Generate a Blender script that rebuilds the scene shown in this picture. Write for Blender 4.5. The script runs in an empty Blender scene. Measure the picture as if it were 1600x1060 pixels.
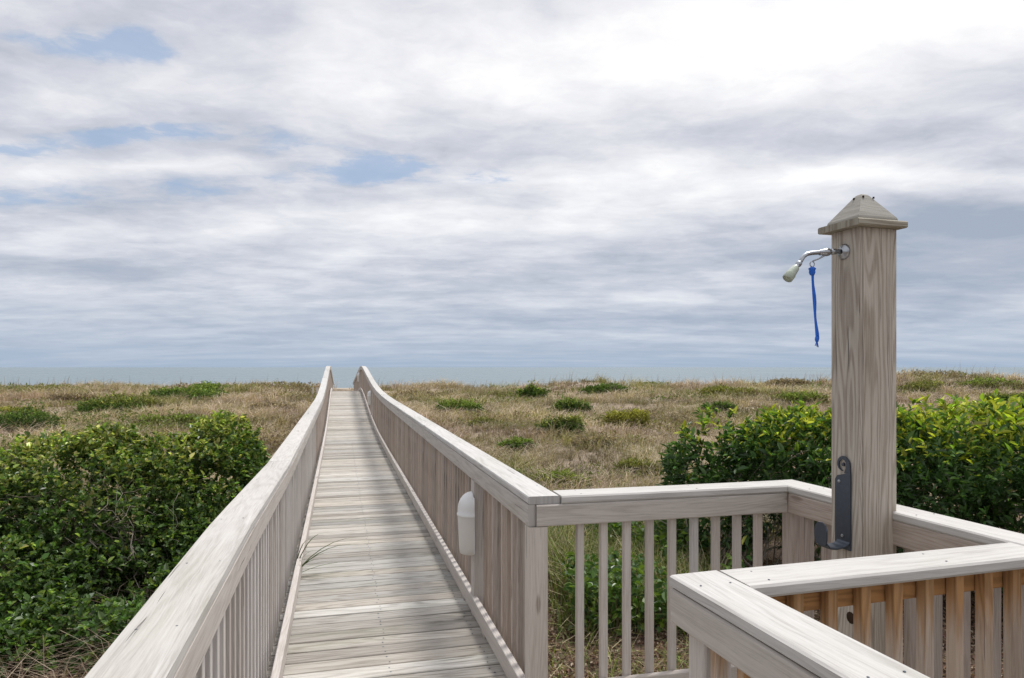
import bpy, math, random
import numpy as np
from mathutils import Vector, Matrix
R = math.radians
rng = random.Random(7)
nr = np.random.default_rng(11)
S = bpy.context.scene
COL = S.collection

# ------------------------------------------------------------------ camera
CH, F = 1.63, 1067.0            # eye height above the deck, focal length in photo pixels
cam = bpy.data.cameras.new('camera'); co = bpy.data.objects.new('camera', cam); COL.objects.link(co)
co.location = (0, 0, CH); co.rotation_euler = (R(90), 0, 0)
cam.sensor_width = 36; cam.lens = 36 * F / 1600; cam.shift_y = 44 / 1600
cam.clip_start = .05; cam.clip_end = 40000
S.camera = co
S.view_settings.view_transform = 'Standard'; S.view_settings.look = 'None'
S.view_settings.exposure = .36; S.view_settings.gamma = 1
S.render.engine = 'CYCLES'
S.cycles.use_denoising = True
S.cycles.max_bounces = 6; S.cycles.diffuse_bounces = 3; S.cycles.glossy_bounces = 3; S.cycles.transmission_bounces = 3
S.cycles.transparent_max_bounces = 4; S.cycles.caustics_reflective = False; S.cycles.caustics_refractive = False

# ------------------------------------------------------------------ node helper
class NT:
    def __init__(s, tree): s.t = tree; s.n = tree.nodes; s.l = tree.links
    def new(s, typ, **kw):
        n = s.n.new(typ)
        for k, v in kw.items(): setattr(n, k, v)
        return n
    def put(s, sock, v):
        if isinstance(v, bpy.types.NodeSocket): s.l.new(v, sock)
        elif v is not None:
            if isinstance(v, (tuple, list)) and len(v) == 3 and sock.type == 'RGBA': v = (*v, 1)
            sock.default_value = v
    def m(s, op, a, b=None, c=None, clamp=False):
        n = s.new('ShaderNodeMath', operation=op); n.use_clamp = clamp
        s.put(n.inputs[0], a)
        if b is not None: s.put(n.inputs[1], b)
        if c is not None: s.put(n.inputs[2], c)
        return n.outputs[0]
    def xyz(s, x, y, z=0.0):
        n = s.new('ShaderNodeCombineXYZ'); s.put(n.inputs[0], x); s.put(n.inputs[1], y); s.put(n.inputs[2], z); return n.outputs[0]
    def sep(s, v):
        n = s.new('ShaderNodeSeparateXYZ'); s.put(n.inputs[0], v); return n.outputs
    def noise(s, vec, scale=1, detail=2, rough=.5, dist=0, out=0):
        n = s.new('ShaderNodeTexNoise'); s.put(n.inputs['Vector'], vec); s.put(n.inputs['Scale'], scale)
        n.inputs['Detail'].default_value = detail; n.inputs['Roughness'].default_value = rough; n.inputs['Distortion'].default_value = dist
        return n.outputs[out]
    def ss(s, v, a, b, lo=0.0, hi=1.0):
        n = s.new('ShaderNodeMapRange', interpolation_type='SMOOTHSTEP')
        s.put(n.inputs[0], v); s.put(n.inputs[1], a); s.put(n.inputs[2], b); s.put(n.inputs[3], lo); s.put(n.inputs[4], hi)
        return n.outputs[0]
    def mix(s, f, a, b, mode='MIX'):
        n = s.new('ShaderNodeMix', data_type='RGBA', blend_type=mode); n.clamp_factor = True
        s.put(n.inputs[0], f); s.put(n.inputs[6], a); s.put(n.inputs[7], b); return n.outputs[2]
    def ramp(s, f, stops):
        n = s.new('ShaderNodeValToRGB'); s.put(n.inputs[0], f); e = n.color_ramp.elements
        while len(e) < len(stops): e.new(.5)
        for el, (p, c) in zip(e, stops): el.position = p; el.color = (*c, 1)
        return n.outputs[0]
    def vmul(s, v, sc):
        n = s.new('ShaderNodeVectorMath', operation='MULTIPLY'); s.put(n.inputs[0], v); s.put(n.inputs[1], sc); return n.outputs[0]
    def vadd(s, v, w):
        n = s.new('ShaderNodeVectorMath', operation='ADD'); s.put(n.inputs[0], v); s.put(n.inputs[1], w); return n.outputs[0]

# ------------------------------------------------------------------ sun and sky
SUN_EL, SUN_AZ = R(65), R(46)          # azimuth measured from +Y towards +X
sd = Vector((math.sin(SUN_AZ) * math.cos(SUN_EL), math.cos(SUN_AZ) * math.cos(SUN_EL), math.sin(SUN_EL)))
sl = bpy.data.lights.new('sun', 'SUN'); sl.energy = 2.15; sl.angle = R(13.0); sl.color = (1, .97, .925)
so = bpy.data.objects.new('sun', sl); COL.objects.link(so); so.location = (10, 10, 30)
so.rotation_euler = sd.to_track_quat('Z', 'Y').to_euler()

W = bpy.data.worlds.new('World'); S.world = W; W.use_nodes = True
w = NT(W.node_tree); w.n.clear()
sky = w.new('ShaderNodeTexSky', sky_type='NISHITA'); sky.sun_disc = False
sky.sun_elevation = SUN_EL; sky.sun_rotation = SUN_AZ; sky.air_density = 1.0; sky.dust_density = 1.0
tc = w.new('ShaderNodeTexCoord')
nrm = w.new('ShaderNodeVectorMath', operation='NORMALIZE'); w.put(nrm.inputs[0], tc.outputs['Generated'])
dx, dy, dz = w.sep(nrm.outputs[0])
K0 = .10
den = w.m('ADD', w.m('MAXIMUM', dz, 0.0), K0)
pu, pv = w.m('DIVIDE', dx, den), w.m('DIVIDE', dy, den)      # the cloud layer as a level sheet overhead
P = w.xyz(pu, pv)
warp = w.noise(w.vmul(P, (1.6, 1.9, 1)), 1, 5, .6, out=1)
warp2 = w.vadd(warp, (-.5, -.5, -.5))
PW = w.vadd(P, w.vmul(warp2, (.30, .26, 0)))
pwx, pwy, _ = w.sep(PW)
def sky_uv(px, py):
    x, z = (px - 800) / F, (574 - py) / F
    n = math.sqrt(1 + x * x + z * z); d = max(z, 0) / n + K0
    return x / n / d, 1 / n / d
def spots(items):                                             # soft cloud banks and openings lying in that sheet
    tot = None
    for px, py, rx, ry, amp in items:
        u0, v0 = sky_uv(px, py); u1, _ = sky_uv(px + rx, py); _, v1 = sky_uv(px, py - ry); _, v2 = sky_uv(px, py + ry)
        ru = abs(u1 - u0); rv = max(abs(v1 - v2) / 2, .03)
        a = w.m('MULTIPLY', w.m('SUBTRACT', pwx, u0), 1 / ru); b = w.m('MULTIPLY', w.m('SUBTRACT', pwy, v0), 1 / rv)
        r2 = w.m('ADD', w.m('MULTIPLY', a, a), w.m('MULTIPLY', b, b))
        g = w.m('MULTIPLY', w.m('POWER', 2.718, w.m('MULTIPLY', r2, -1.0)), amp)
        tot = g if tot is None else w.m('ADD', tot, g)
    return tot
cA = w.noise(w.vadd(w.vmul(PW, (.62, .85, 1)), (3.1, 1.7, 0)), 1, 7, .52)
cB = w.noise(w.vadd(w.vmul(PW, (1.7, 2.3, 1)), (7.3, 5.2, 0)), 1, 8, .6)
cC = w.noise(w.vadd(w.vmul(PW, (4.6, 6.0, 1)), (2.3, 8.2, 0)), 1, 6, .62)
cS = w.noise(w.vadd(w.vmul(P, (.34, 1.5, 1)), (1.3, 9.2, 0)), 1, 5, .55)
t = w.m('ADD', w.m('MULTIPLY', w.m('SUBTRACT', cA, .5), 1.0), w.m('ADD', w.m('MULTIPLY', w.m('SUBTRACT', cB, .5), 1.25), w.m('MULTIPLY', w.m('SUBTRACT', cC, .5), .42)))
lowf = w.ss(dz, .02, .22, 1.0, 0.0)
t = w.m('ADD', t, w.m('MULTIPLY', w.m('SUBTRACT', cS, .5), w.m('MULTIPLY_ADD', lowf, .42, .06)))
bank = spots([(1080, 70, 330, 110, .34), (1500, 40, 260, 60, .26), (700, 110, 260, 90, .10), (1400, 280, 270, 24, .46), (960, 300, 170, 36, .22), (620, 350, 260, 26, .10),
              (1010, 468, 130, 9, .5), (1540, 340, 210, 36, -.62), (1130, 395, 340, 26, -.30), (1430, 450, 320, 70, -.50), (1250, 205, 330, 34, -.16), (800, 500, 420, 24, -.18),
              (1530, 165, 150, 56, -.14), (100, 330, 280, 40, -.16), (80, 50, 300, 60, -.08), (250, 262, 130, 16, .30), (80, 275, 60, 12, .3), (300, 480, 420, 18, .06),
              (120, 420, 260, 26, -.22), (470, 435, 240, 22, -.12), (260, 150, 260, 40, .12), (420, 330, 240, 18, .14), (560, 200, 260, 40, .05)])
t = w.m('ADD', w.m('ADD', t, bank), .60)
ccol = w.ramp(w.m('MULTIPLY', t, .8), [(0, (.30, .345, .42)), (.2, (.39, .415, .48)), (.38, (.505, .52, .575)), (.52, (.61, .615, .655)), (.68, (.715, .715, .74)), (.9, (.86, .855, .845))])
holes = spots([(215, 78, 105, 28, 1.0), (60, 70, 60, 22, .35), (250, 212, 150, 13, 1.0), (30, 240, 110, 24, .7), (450, 232, 80, 18, .55), (590, 262, 85, 24, 1.0),
               (760, 275, 50, 12, 1.0), (240, 300, 260, 26, .34), (20, 300, 100, 40, .3), (480, 285, 200, 20, .25)])
hn = w.m('ADD', w.m('MULTIPLY', w.m('SUBTRACT', cB, .5), -3.6), w.m('MULTIPLY', w.m('SUBTRACT', cC, .5), -6.5))
hole = w.ss(w.m('MULTIPLY', holes, w.m('ADD', hn, 1.15)), .22, 1.15)
blue = w.mix(.62, w.vmul(sky.outputs[0], (.088, .088, .088)), (.285, .42, .63))
ccol = w.mix(w.m('MULTIPLY', hole, .62), ccol, blue)
# towards the horizon the layer melts into a blue-grey band
hz = w.m('MULTIPLY', w.m('POWER', 2.718, w.m('MULTIPLY', w.m('MAXIMUM', dz, 0.0), -10.0)), .97)
hzs = w.m('MULTIPLY', hz, w.m('MULTIPLY_ADD', w.m('SUBTRACT', cS, .5), -.7, 1.0))
ccol = w.mix(hzs, ccol, (.295, .37, .475))
# cloud close to the veiled sun glows
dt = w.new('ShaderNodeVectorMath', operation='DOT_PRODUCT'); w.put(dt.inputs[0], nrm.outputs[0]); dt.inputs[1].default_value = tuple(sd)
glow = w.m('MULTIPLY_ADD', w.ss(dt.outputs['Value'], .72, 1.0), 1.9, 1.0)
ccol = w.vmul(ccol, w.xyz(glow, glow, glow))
ccol = w.mix(w.ss(dz, -.02, 0.0, 1.0, 0.0), ccol, (.25, .28, .3))
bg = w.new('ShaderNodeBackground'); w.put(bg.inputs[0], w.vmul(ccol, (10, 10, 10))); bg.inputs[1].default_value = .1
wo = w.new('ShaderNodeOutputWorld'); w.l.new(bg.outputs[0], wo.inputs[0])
W.cycles.sampling_method = 'MANUAL'; W.cycles.sample_map_resolution = 1024

# ------------------------------------------------------------------ materials
def mat(name):
    m = bpy.data.materials.new(name); m.use_nodes = True; n = NT(m.node_tree); n.n.clear()
    b = n.new('ShaderNodeBsdfPrincipled'); o = n.new('ShaderNodeOutputMaterial'); n.l.new(b.outputs[0], o.inputs[0])
    return m, n, b, o
def bump(n, b, h, strength, dist=.01):
    bp = n.new('ShaderNodeBump'); n.put(bp.inputs['Height'], h); bp.inputs['Strength'].default_value = strength; bp.inputs['Distance'].default_value = dist
    n.l.new(bp.outputs[0], b.inputs['Normal'])

def wood(name, light, mid, dark, fresh=None, fresh_from=0, green=.0, grainy=1.0, crack=1.0, ringw=.10):
    """weathered pine; UV is metres along and across each board, 'tint' is the board's own tone"""
    m, n, b, o = mat(name)
    uv = n.new('ShaderNodeUVMap'); uv.uv_map = 'UVMap'
    u, v, _ = n.sep(uv.outputs[0])
    tn = n.new('ShaderNodeAttribute', attribute_name='tint')
    wob = n.noise(n.xyz(n.m('MULTIPLY', u, 1.3), n.m('MULTIPLY', v, 6.0)), 1, 3, .5)
    v2 = n.m('ADD', v, n.m('MULTIPLY', n.m('SUBTRACT', wob, .5), .045))
    loops = n.noise(n.xyz(n.m('MULTIPLY', u, .75), n.m('MULTIPLY', v2, 8.5)), 1, 1.5, .4)
    rings = n.m('SINE', n.m('ADD', n.m('MULTIPLY', v2, 130.0 * grainy), n.m('MULTIPLY', loops, 95.0 * grainy)))
    rings = n.ss(rings, -.6, 1.0)
    fib = n.noise(n.xyz(n.m('MULTIPLY', u, 9.0), n.m('MULTIPLY', v2, 230.0)), 1, 4, .7)
    blot = n.noise(n.xyz(n.m('MULTIPLY', u, 3.4), n.m('MULTIPLY', v2, 34.0), 3.3), 1, 7, .7)
    pat = n.noise(n.xyz(n.m('MULTIPLY', u, .8), n.m('MULTIPLY', v, 3.0), 9.1), 1, 4, .6)
    f = n.m('ADD', n.m('MULTIPLY', rings, ringw), n.m('ADD', n.m('MULTIPLY', fib, .52), n.m('ADD', n.m('MULTIPLY', blot, .5), n.m('MULTIPLY', n.m('SUBTRACT', pat, .5), .25))))
    col = n.ramp(n.m('MULTIPLY_ADD', n.m('SUBTRACT', f, .51 + ringw * .5), 1.5, .5), [(0.0, light), (.5, mid), (1.0, dark)])
    if green: col = n.mix(n.m('MULTIPLY', n.ss(pat, .5, .72), green), col, (.30, .31, .22))
    # knots
    vo = n.new('ShaderNodeTexVoronoi', feature='F1'); n.put(vo.inputs['Vector'], n.xyz(n.m('MULTIPLY', u, 2.1), n.m('MULTIPLY', v, 8.0))); vo.inputs['Scale'].default_value = 1
    kr = n.sep(vo.outputs['Color'])[0]
    kn = n.m('MULTIPLY', n.ss(vo.outputs['Distance'], .05, .13, 1.0, 0.0), n.m('GREATER_THAN', kr, .80))
    col = n.mix(n.m('MULTIPLY', kn, .6), col, (.13, .09, .06))
    # drying checks
    ck = n.noise(n.xyz(n.m('MULTIPLY', u, 1.6), n.m('MULTIPLY', v2, 75.0), 5.5), 1, 2, .45)
    ck = n.m('MULTIPLY', n.ss(ck, .70, .722), n.ss(pat, .42, .6))
    col = n.mix(n.m('MULTIPLY', ck, .8 * crack), col, (.06, .05, .045))
    fl = n.noise(n.xyz(n.m('MULTIPLY', u, 4.5), n.m('MULTIPLY', v2, 210.0), 7.7), 1, 2, .5)
    col = n.mix(n.m('MULTIPLY', n.ss(fl, .56, .68), .38), col, dark)
    hl_ = n.noise(n.xyz(n.m('MULTIPLY', u, 3.0), n.m('MULTIPLY', v2, 130.0), 2.2), 1, 2, .5)
    col = n.mix(n.m('MULTIPLY', n.ss(hl_, .58, .70), .3), col, light)
    if fresh:                                                  # unweathered wood under the shelter of a cap, ragged edge (u is height above the deck here)
        ed = n.m('ADD', u, n.m('MULTIPLY', n.m('SUBTRACT', n.noise(n.xyz(n.m('MULTIPLY', u, 5), n.m('MULTIPLY', v, 40)), 1, 3, .6), .5), .35))
        fc = n.mix(n.m('MULTIPLY', n.m('ADD', rings, fib), .5), fresh, tuple(c * .55 for c in fresh))
        col = n.mix(n.ss(ed, fresh_from - .10, fresh_from + .12), col, fc)
    col = n.mix(1.0, col, tn.outputs['Color'], 'MULTIPLY')
    n.put(b.inputs['Base Color'], col); b.inputs['Roughness'].default_value = .82
    b.inputs['Specular IOR Level'].default_value = .25
    hgt = n.m('SUBTRACT', n.m('ADD', n.m('MULTIPLY', fib, .35), n.m('MULTIPLY', rings, ringw)), n.m('MULTIPLY', ck, 1.5))
    bump(n, b, hgt, .55, .004)
    return m
M = {}
M['cap'] = wood('weathered_cap', (.585, .572, .545), (.478, .460, .432), (.29, .27, .245), green=.18, grainy=.7)
M['fascia'] = wood('weathered_fascia', (.57, .535, .495), (.46, .425, .385), (.27, .235, .205), grainy=.8)
M['bal'] = wood('weathered_shaded_baluster', (.53, .465, .41), (.41, .345, .295), (.22, .17, .135), grainy=1.0)  # weathered wood, browner: shade of the rail's inner side put into its colour
M['pale'] = wood('pale_baluster', (.61, .57, .53), (.51, .465, .425), (.33, .285, .25), grainy=.9)
M['plank'] = wood('deck_plank', (.525, .50, .455), (.40, .375, .335), (.165, .145, .122), green=.3, grainy=.8, ringw=.2)
M['post'] = wood('shower_post_wood', (.575, .535, .475), (.44, .395, .34), (.24, .20, .16), grainy=1.0, crack=1.0, ringw=.27)
M['fresh'] = wood('sheltered_baluster', (.54, .46, .38), (.44, .355, .285), (.25, .18, .13), fresh=(.47, .265, .12), fresh_from=.83, grainy=1.0)
M['freshrail'] = wood('sheltered_rail', (.50, .40, .30), (.42, .28, .16), (.25, .14, .07), fresh=(.46, .245, .10), fresh_from=-9, grainy=.8)

def plain(name, col, rough=.5, metal=0, noise_amt=.15, scale=30, spec=.5):
    m, n, b, o = mat(name)
    tcn = n.new('ShaderNodeTexCoord')
    nz = n.noise(tcn.outputs['Object'], scale, 5, .6)
    n.put(b.inputs['Base Color'], n.mix(n.m('MULTIPLY', nz, noise_amt * 2), col, tuple(c * .45 for c in col)))
    n.put(b.inputs['Roughness'], n.m('MULTIPLY_ADD', nz, .25, rough - .12)); b.inputs['Metallic'].default_value = metal
    b.inputs['Specular IOR Level'].default_value = spec
    bump(n, b, nz, .15, .002)
    return m
M['chrome'] = plain('dull_chrome', (.50, .52, .54), .3, 1.0, .35, 60)
M['iron'] = plain('blued_iron', (.085, .10, .125), .42, .55, .3, 50)
M['blue'] = plain('blue_cord', (.012, .15, .72), .6, 0, .3, 120)
M['plastic'] = plain('white_plastic', (.74, .74, .73), .4, 0, .06, 9)
M['lens'] = plain('cloudy_plastic', (.64, .62, .575), .45, 0, .08, 7)
M['nozzle'] = plain('cloudy_nozzle', (.47, .52, .42), .22, 0, .3, 60)
M['bark'] = plain('twig_bark', (.27, .22, .17), .85, 0, .5, 14, .2)
M['twig'] = plain('pale_twig', (.46, .40, .33), .85, 0, .4, 20, .2)
M['round_lump'] = plain('dark_brown', (.05, .03, .02), .9, 0, .3, 40, .1)

def leafmat(name, rough=.38, trans=.35, spec=.5):
    m, n, b, o = mat(name)
    tn = n.new('ShaderNodeAttribute', attribute_name='tint')
    n.put(b.inputs['Base Color'], tn.outputs['Color']); b.inputs['Roughness'].default_value = rough; b.inputs['Specular IOR Level'].default_value = spec
    tr = n.new('ShaderNodeBsdfTranslucent'); n.put(tr.inputs[0], n.mix(1.0, tn.outputs['Color'], (1.25, 1.35, .6), 'MULTIPLY'))
    mx = n.new('ShaderNodeMixShader'); mx.inputs[0].default_value = trans
    n.l.new(b.outputs[0], mx.inputs[1]); n.l.new(tr.outputs[0], mx.inputs[2]); n.l.new(mx.outputs[0], o.inputs[0])
    return m
M['leaf'] = leafmat('glossy_leaf', .34, .38)
M['matte'] = leafmat('matte_leaf', .6, .3, .25)
M['grass'] = leafmat('dry_grass', .7, .25, .2)

# ------------------------------------------------------------------ mesh builder
class MB:
    def __init__(s): s.v = []; s.f = []; s.uv = []; s.t = []
    def beam(s, pts, A, B, prof, tint=None, uo=None, vo=None, cap=True, u0=None):
        """sweep the closed profile [(a,b)...] along pts; A and B are the fixed section axes"""
        if tint is None: tint = tone()
        if uo is None: uo = rng.uniform(0, 90)
        if vo is None: vo = rng.uniform(0, 40)
        A, B = Vector(A), Vector(B); base = len(s.v); k = len(prof)
        per = [0]
        for i in range(k):
            p, q = prof[i], prof[(i + 1) % k]; per.append(per[-1] + math.hypot(q[0] - p[0], q[1] - p[1]))
        L = [0]
        for p, q in zip(pts, pts[1:]): L.append(L[-1] + (Vector(q) - Vector(p)).length)
        if u0 is not None: uo = u0
        for p in pts:
            for a, b in prof: s.v.append(tuple(Vector(p) + A * a + B * b))
        for j in range(len(pts) - 1):
            for i in range(k):
                i2 = (i + 1) % k
                s.f.append((base + j * k + i, base + j * k + i2, base + (j + 1) * k + i2, base + (j + 1) * k + i))
                s.uv += [(uo + L[j], vo + per[i]), (uo + L[j], vo + per[i + 1]), (uo + L[j + 1], vo + per[i + 1]), (uo + L[j + 1], vo + per[i])]
                s.t += [tint] * 4
        if cap:
            for j, flip in ((0, True), (len(pts) - 1, False)):
                idx = list(range(k)); idx = idx[::-1] if flip else idx
                s.f.append(tuple(base + j * k + i for i in idx))
                s.uv += [(uo + prof[i][1] * .4, vo + prof[i][0]) for i in idx]
                s.t += [tuple(c * .82 for c in tint)] * k
        return s
    def box(s, c, size, ax=(1, 0, 0), ay=(0, 1, 0), az=(0, 0, 1), ch=.003, along=0, **kw):
        """chamfered box centred at c, long axis given by 'along'"""
        axs = [Vector(ax), Vector(ay), Vector(az)]; o = [i for i in range(3) if i != along]
        d = axs[along] * size[along] / 2; c = Vector(c)
        return s.beam([c - d, c + d], axs[o[0]], axs[o[1]], rect(size[o[0]], size[o[1]], ch), **kw)
    def lathe(s, c, axis, prof, n=20, tint=(1, 1, 1), span=(0, 2 * math.pi), ref=None):
        axis = Vector(axis).normalized()
        a = Vector(ref) if ref else (axis.orthogonal().normalized())
        b = axis.cross(a); base = len(s.v); full = abs(span[1] - span[0] - 2 * math.pi) < 1e-6
        cols = n if full else n + 1
        for r, h in prof:
            for i in range(cols):
                th = span[0] + (span[1] - span[0]) * i / n
                s.v.append(tuple(Vector(c) + axis * h + a * (r * math.cos(th)) + b * (r * math.sin(th))))
        for j in range(len(prof) - 1):
            for i in range(n):
                i2 = (i + 1) % cols
                s.f.append((base + j * cols + i, base + j * cols + i2, base + (j + 1) * cols + i2, base + (j + 1) * cols + i))
                s.uv += [(0, 0)] * 4; s.t += [tint] * 4
        return s
    def tube(s, pts, rad, n=8, tint=(1, 1, 1)):
        pts = [Vector(p) for p in pts]; base = len(s.v)
        for j, p in enumerate(pts):
            d = (pts[min(j + 1, len(pts) - 1)] - pts[max(j - 1, 0)]).normalized()
            ref = Vector((0, 0, 1)) if abs(d.z) < .9 else Vector((1, 0, 0))
            a = d.cross(ref).normalized(); b = d.cross(a); r = rad[j] if isinstance(rad, (list, tuple)) else rad
            for i in range(n):
                th = 2 * math.pi * i / n; s.v.append(tuple(p + a * (r * math.cos(th)) + b * (r * math.sin(th))))
        for j in range(len(pts) - 1):
            for i in range(n):
                i2 = (i + 1) % n
                s.f.append((base + j * n + i, base + j * n + i2, base + (j + 1) * n + i2, base + (j + 1) * n + i)); s.uv += [(0, 0)] * 4; s.t += [tint] * 4
        for j in (0, len(pts) - 1):
            s.f.append(tuple(base + j * n + i for i in (range(n) if j else range(n - 1, -1, -1)))); s.uv += [(0, 0)] * n; s.t += [tint] * n
        return s
    def mesh(s, name, material, smooth=False):
        me = bpy.data.meshes.new(name); me.from_pydata(s.v, [], s.f)
        uv = me.uv_layers.new(name='UVMap'); uv.data.foreach_set('uv', np.array(s.uv, 'f').ravel())
        ca = me.color_attributes.new('tint', 'FLOAT_COLOR', 'CORNER')
        t = np.ones((len(s.t), 4), 'f'); t[:, :3] = np.array(s.t, 'f'); ca.data.foreach_set('color', t.ravel())
        me.materials.append(material)
        me.polygons.foreach_set('use_smooth', [smooth] * len(me.polygons))
        me.update(); return me
    def build(s, name, material, parent=None, smooth=False, loc=None):
        o = bpy.data.objects.new(name, s.mesh(name, material, smooth)); COL.objects.link(o)
        if parent: o.parent = parent
        if loc: o.location = loc
        return o
def tone(lo=.86, hi=1.1, warm=.03):
    g = rng.uniform(lo, hi); d = rng.uniform(-warm, warm); return (g * (1 + d), g, g * (1 - d))
def rect(w_, h_, c=.004):
    x, y = w_ / 2, h_ / 2
    return [(-x + c, -y), (x - c, -y), (x, -y + c), (x, y - c), (x - c, y), (-x + c, y), (-x, y - c), (-x, -y + c)]
def rect_at(a0, a1, b0, b1, c=.004):
    return [(p + (a0 + a1) / 2, q + (b0 + b1) / 2) for p, q in rect(a1 - a0, b1 - b0, c)]
def tag(o, label, cat, group=None, kind=None):
    if label: o['label'] = label
    if cat: o['category'] = cat
    if group: o['group'] = group
    if kind: o['kind'] = kind
    return o
def empty(name, loc=(0, 0, 0)):
    o = bpy.data.objects.new(name, None); COL.objects.link(o); o.location = loc; o.empty_display_size = .2; return o
UP = Vector((0, 0, 1))

# ------------------------------------------------------------------ the walkway's own frame: s along, t across
WA = Vector((-.2453, .9694, 0)); WT = Vector((.9694, .2453, 0))
def ws(s_, t_, z=0): return WA * s_ + WT * t_ + UP * z
PROF = [(-9, 0), (12.5, 0), (14.5, .012), (16.5, .045), (18.5, .12), (20.5, .23), (22.5, .36), (24.5, .50), (26.5, .61), (27.8, .65), (29.2, .64), (31, .56), (34, .36), (45.5, -.40), (60, -.9)]
def deckz(s_):
    for (a, za), (b, zb) in zip(PROF, PROF[1:]):
        if a <= s_ <= b: return za + (zb - za) * (s_ - a) / (b - a)
    return 0
S0, S1 = -2.2, 45.5
RT = 1.027                                                     # height of the rail's top over the deck
CT, FH = .037, .10                                             # thickness of the cap, height of the fascia below it
def dipL(s_):                                                  # the left rail has sagged a little in its middle
    return -.062 * max(0, min(1, (s_ - 2.9) / 2.2)) * max(0, min(1, (20 - s_) / 5))

# ------------------------------------------------------------------ terrain
def vnoise(x, y, seed=0):
    """smooth value noise, vectorised"""
    xi, yi = np.floor(x).astype(int), np.floor(y).astype(int); fx, fy = x - xi, y - yi
    fx, fy = fx * fx * (3 - 2 * fx), fy * fy * (3 - 2 * fy)
    def h(a, b):
        n_ = (a * 374761393 + b * 668265263 + seed * 974711) & 0x7fffffff
        n_ = ((n_ ^ (n_ >> 13)) * 1274126177) & 0x7fffffff
        return ((n_ ^ (n_ >> 16)) & 0xffff) / 65535.0
    return (h(xi, yi) * (1 - fx) + h(xi + 1, yi) * fx) * (1 - fy) + (h(xi, yi + 1) * (1 - fx) + h(xi + 1, yi + 1) * fx) * fy
def fbm(x, y, seed=0, o=4):
    s_, a, tt = 0, .5, 0
    for i in range(o): s_ = s_ + a * vnoise(x * 2 ** i, y * 2 ** i, seed + i); tt += a; a *= .5
    return s_ / tt
def sstep(x, a, b):
    q = np.clip((x - a) / (b - a), 0, 1); return q * q * (3 - 2 * q)
CREST = [(-42, 56, 9, 5, .12), (-20, 52, 8, 5, .35), (-9, 58, 6, 4, .22), (6, 56, 5, 5, .42), (0, 46, 3, 3, .1), (38, 58, 8, 6, .95), (30, 57, 6, 5, .42), (22, 58, 7, 5, .22), (48, 60, 10, 7, .7)]
def ground(x, y):
    x = np.asarray(x, float); y = np.asarray(y, float)
    z = -1.02 + .62 * sstep(y, 9, 54)
    z = z + (fbm(x * .16 + 5, y * .16, 3) - .5) * (.25 + .45 * sstep(y, 10, 40)) + (fbm(x * .33 + 15, y * .30 + 6, 13, 2) - .5) * .5 * sstep(y, 14, 24) + (fbm(x * .6, y * .6, 8, 3) - .5) * .22 * sstep(y, 9, 18)
    for cx, cy, rx, ry, h_ in CREST: z = z + h_ * np.exp(-((x - cx) / rx) ** 2 - ((y - cy) / ry) ** 2)
    z = z * 1.0 - 4.1 * sstep(y, 62, 105)
    s_ = x * WA.x + y * WA.y; t_ = x * WT.x + y * WT.y
    dk = np.interp(s_, [p[0] for p in PROF], [p[1] for p in PROF]) - .42
    k = np.clip(1 - (np.abs(t_ - .26) - 1.0) / 1.6, 0, 1) * (s_ < 60)
    return z + (np.minimum(z, dk) - z) * k
def gz(x, y): return float(ground(np.array([x]), np.array([y]))[0])
def on_ground(px, py):
    """where the sight line through a photo point meets the dunes"""
    dxp, dzp = (px - 800) / F, (574 - py) / F
    y = 5.0
    while y < 90:
        if CH + dzp * y <= gz(dxp * y, y): return Vector((dxp * y, y, gz(dxp * y, y)))
        y += .1
    return Vector((dxp * 58, 58, gz(dxp * 58, 58)))

def grid_object(name, xs, ys, zf, material):
    X, Y = np.meshgrid(xs, ys); Z = zf(X, Y)
    v = np.stack([X, Y, Z], -1).reshape(-1, 3); nx, ny = len(xs), len(ys)
    i = np.arange(ny - 1)[:, None] * nx + np.arange(nx - 1)[None, :]
    f = np.stack([i, i + 1, i + nx + 1, i + nx], -1).reshape(-1, 4)
    me = bpy.data.meshes.new(name); me.vertices.add(len(v)); me.vertices.foreach_set('co', v.astype('f').ravel())
    me.loops.add(f.size); me.loops.foreach_set('vertex_index', f.astype('i').ravel()); me.polygons.add(len(f))
    me.polygons.foreach_set('loop_start', np.arange(0, f.size, 4, dtype='i')); me.polygons.foreach_set('use_smooth', np.ones(len(f), bool))
    me.update(calc_edges=True); me.validate(); me.materials.append(material)
    o = bpy.data.objects.new(name, me); COL.objects.link(o); return o
def spaced(lo, mid0, mid1, hi, step, g=1.12):
    a = list(np.arange(mid0, mid1 + 1e-6, step)); d = step; x = a[-1]
    while x < hi: d *= g; x += d; a.append(min(x, hi))
    d = step; x = a[0]; b = []
    while x > lo: d *= g; x -= d; b.append(max(x, lo))
    return np.array(b[::-1] + a)

m, n, b, o = mat('dune_ground')
tcn = n.new('ShaderNodeTexCoord'); pos = tcn.outputs['Object']
gx, gy, gzz = n.sep(pos)
n1 = n.noise(pos, .35, 6, .62); n2 = n.noise(pos, 2.6, 6, .65); n3 = n.noise(pos, 38, 4, .7); n4 = n.noise(pos, 140, 3, .7)
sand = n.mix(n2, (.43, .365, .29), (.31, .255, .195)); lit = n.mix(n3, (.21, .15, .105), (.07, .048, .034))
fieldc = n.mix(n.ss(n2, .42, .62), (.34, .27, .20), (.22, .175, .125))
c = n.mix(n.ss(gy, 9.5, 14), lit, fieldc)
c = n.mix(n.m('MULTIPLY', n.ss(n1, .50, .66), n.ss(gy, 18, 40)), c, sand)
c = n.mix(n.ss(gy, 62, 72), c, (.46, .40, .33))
c = n.mix(n.m('MULTIPLY', n.ss(n4, .5, .75), .5), c, (.36, .29, .21))
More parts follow.
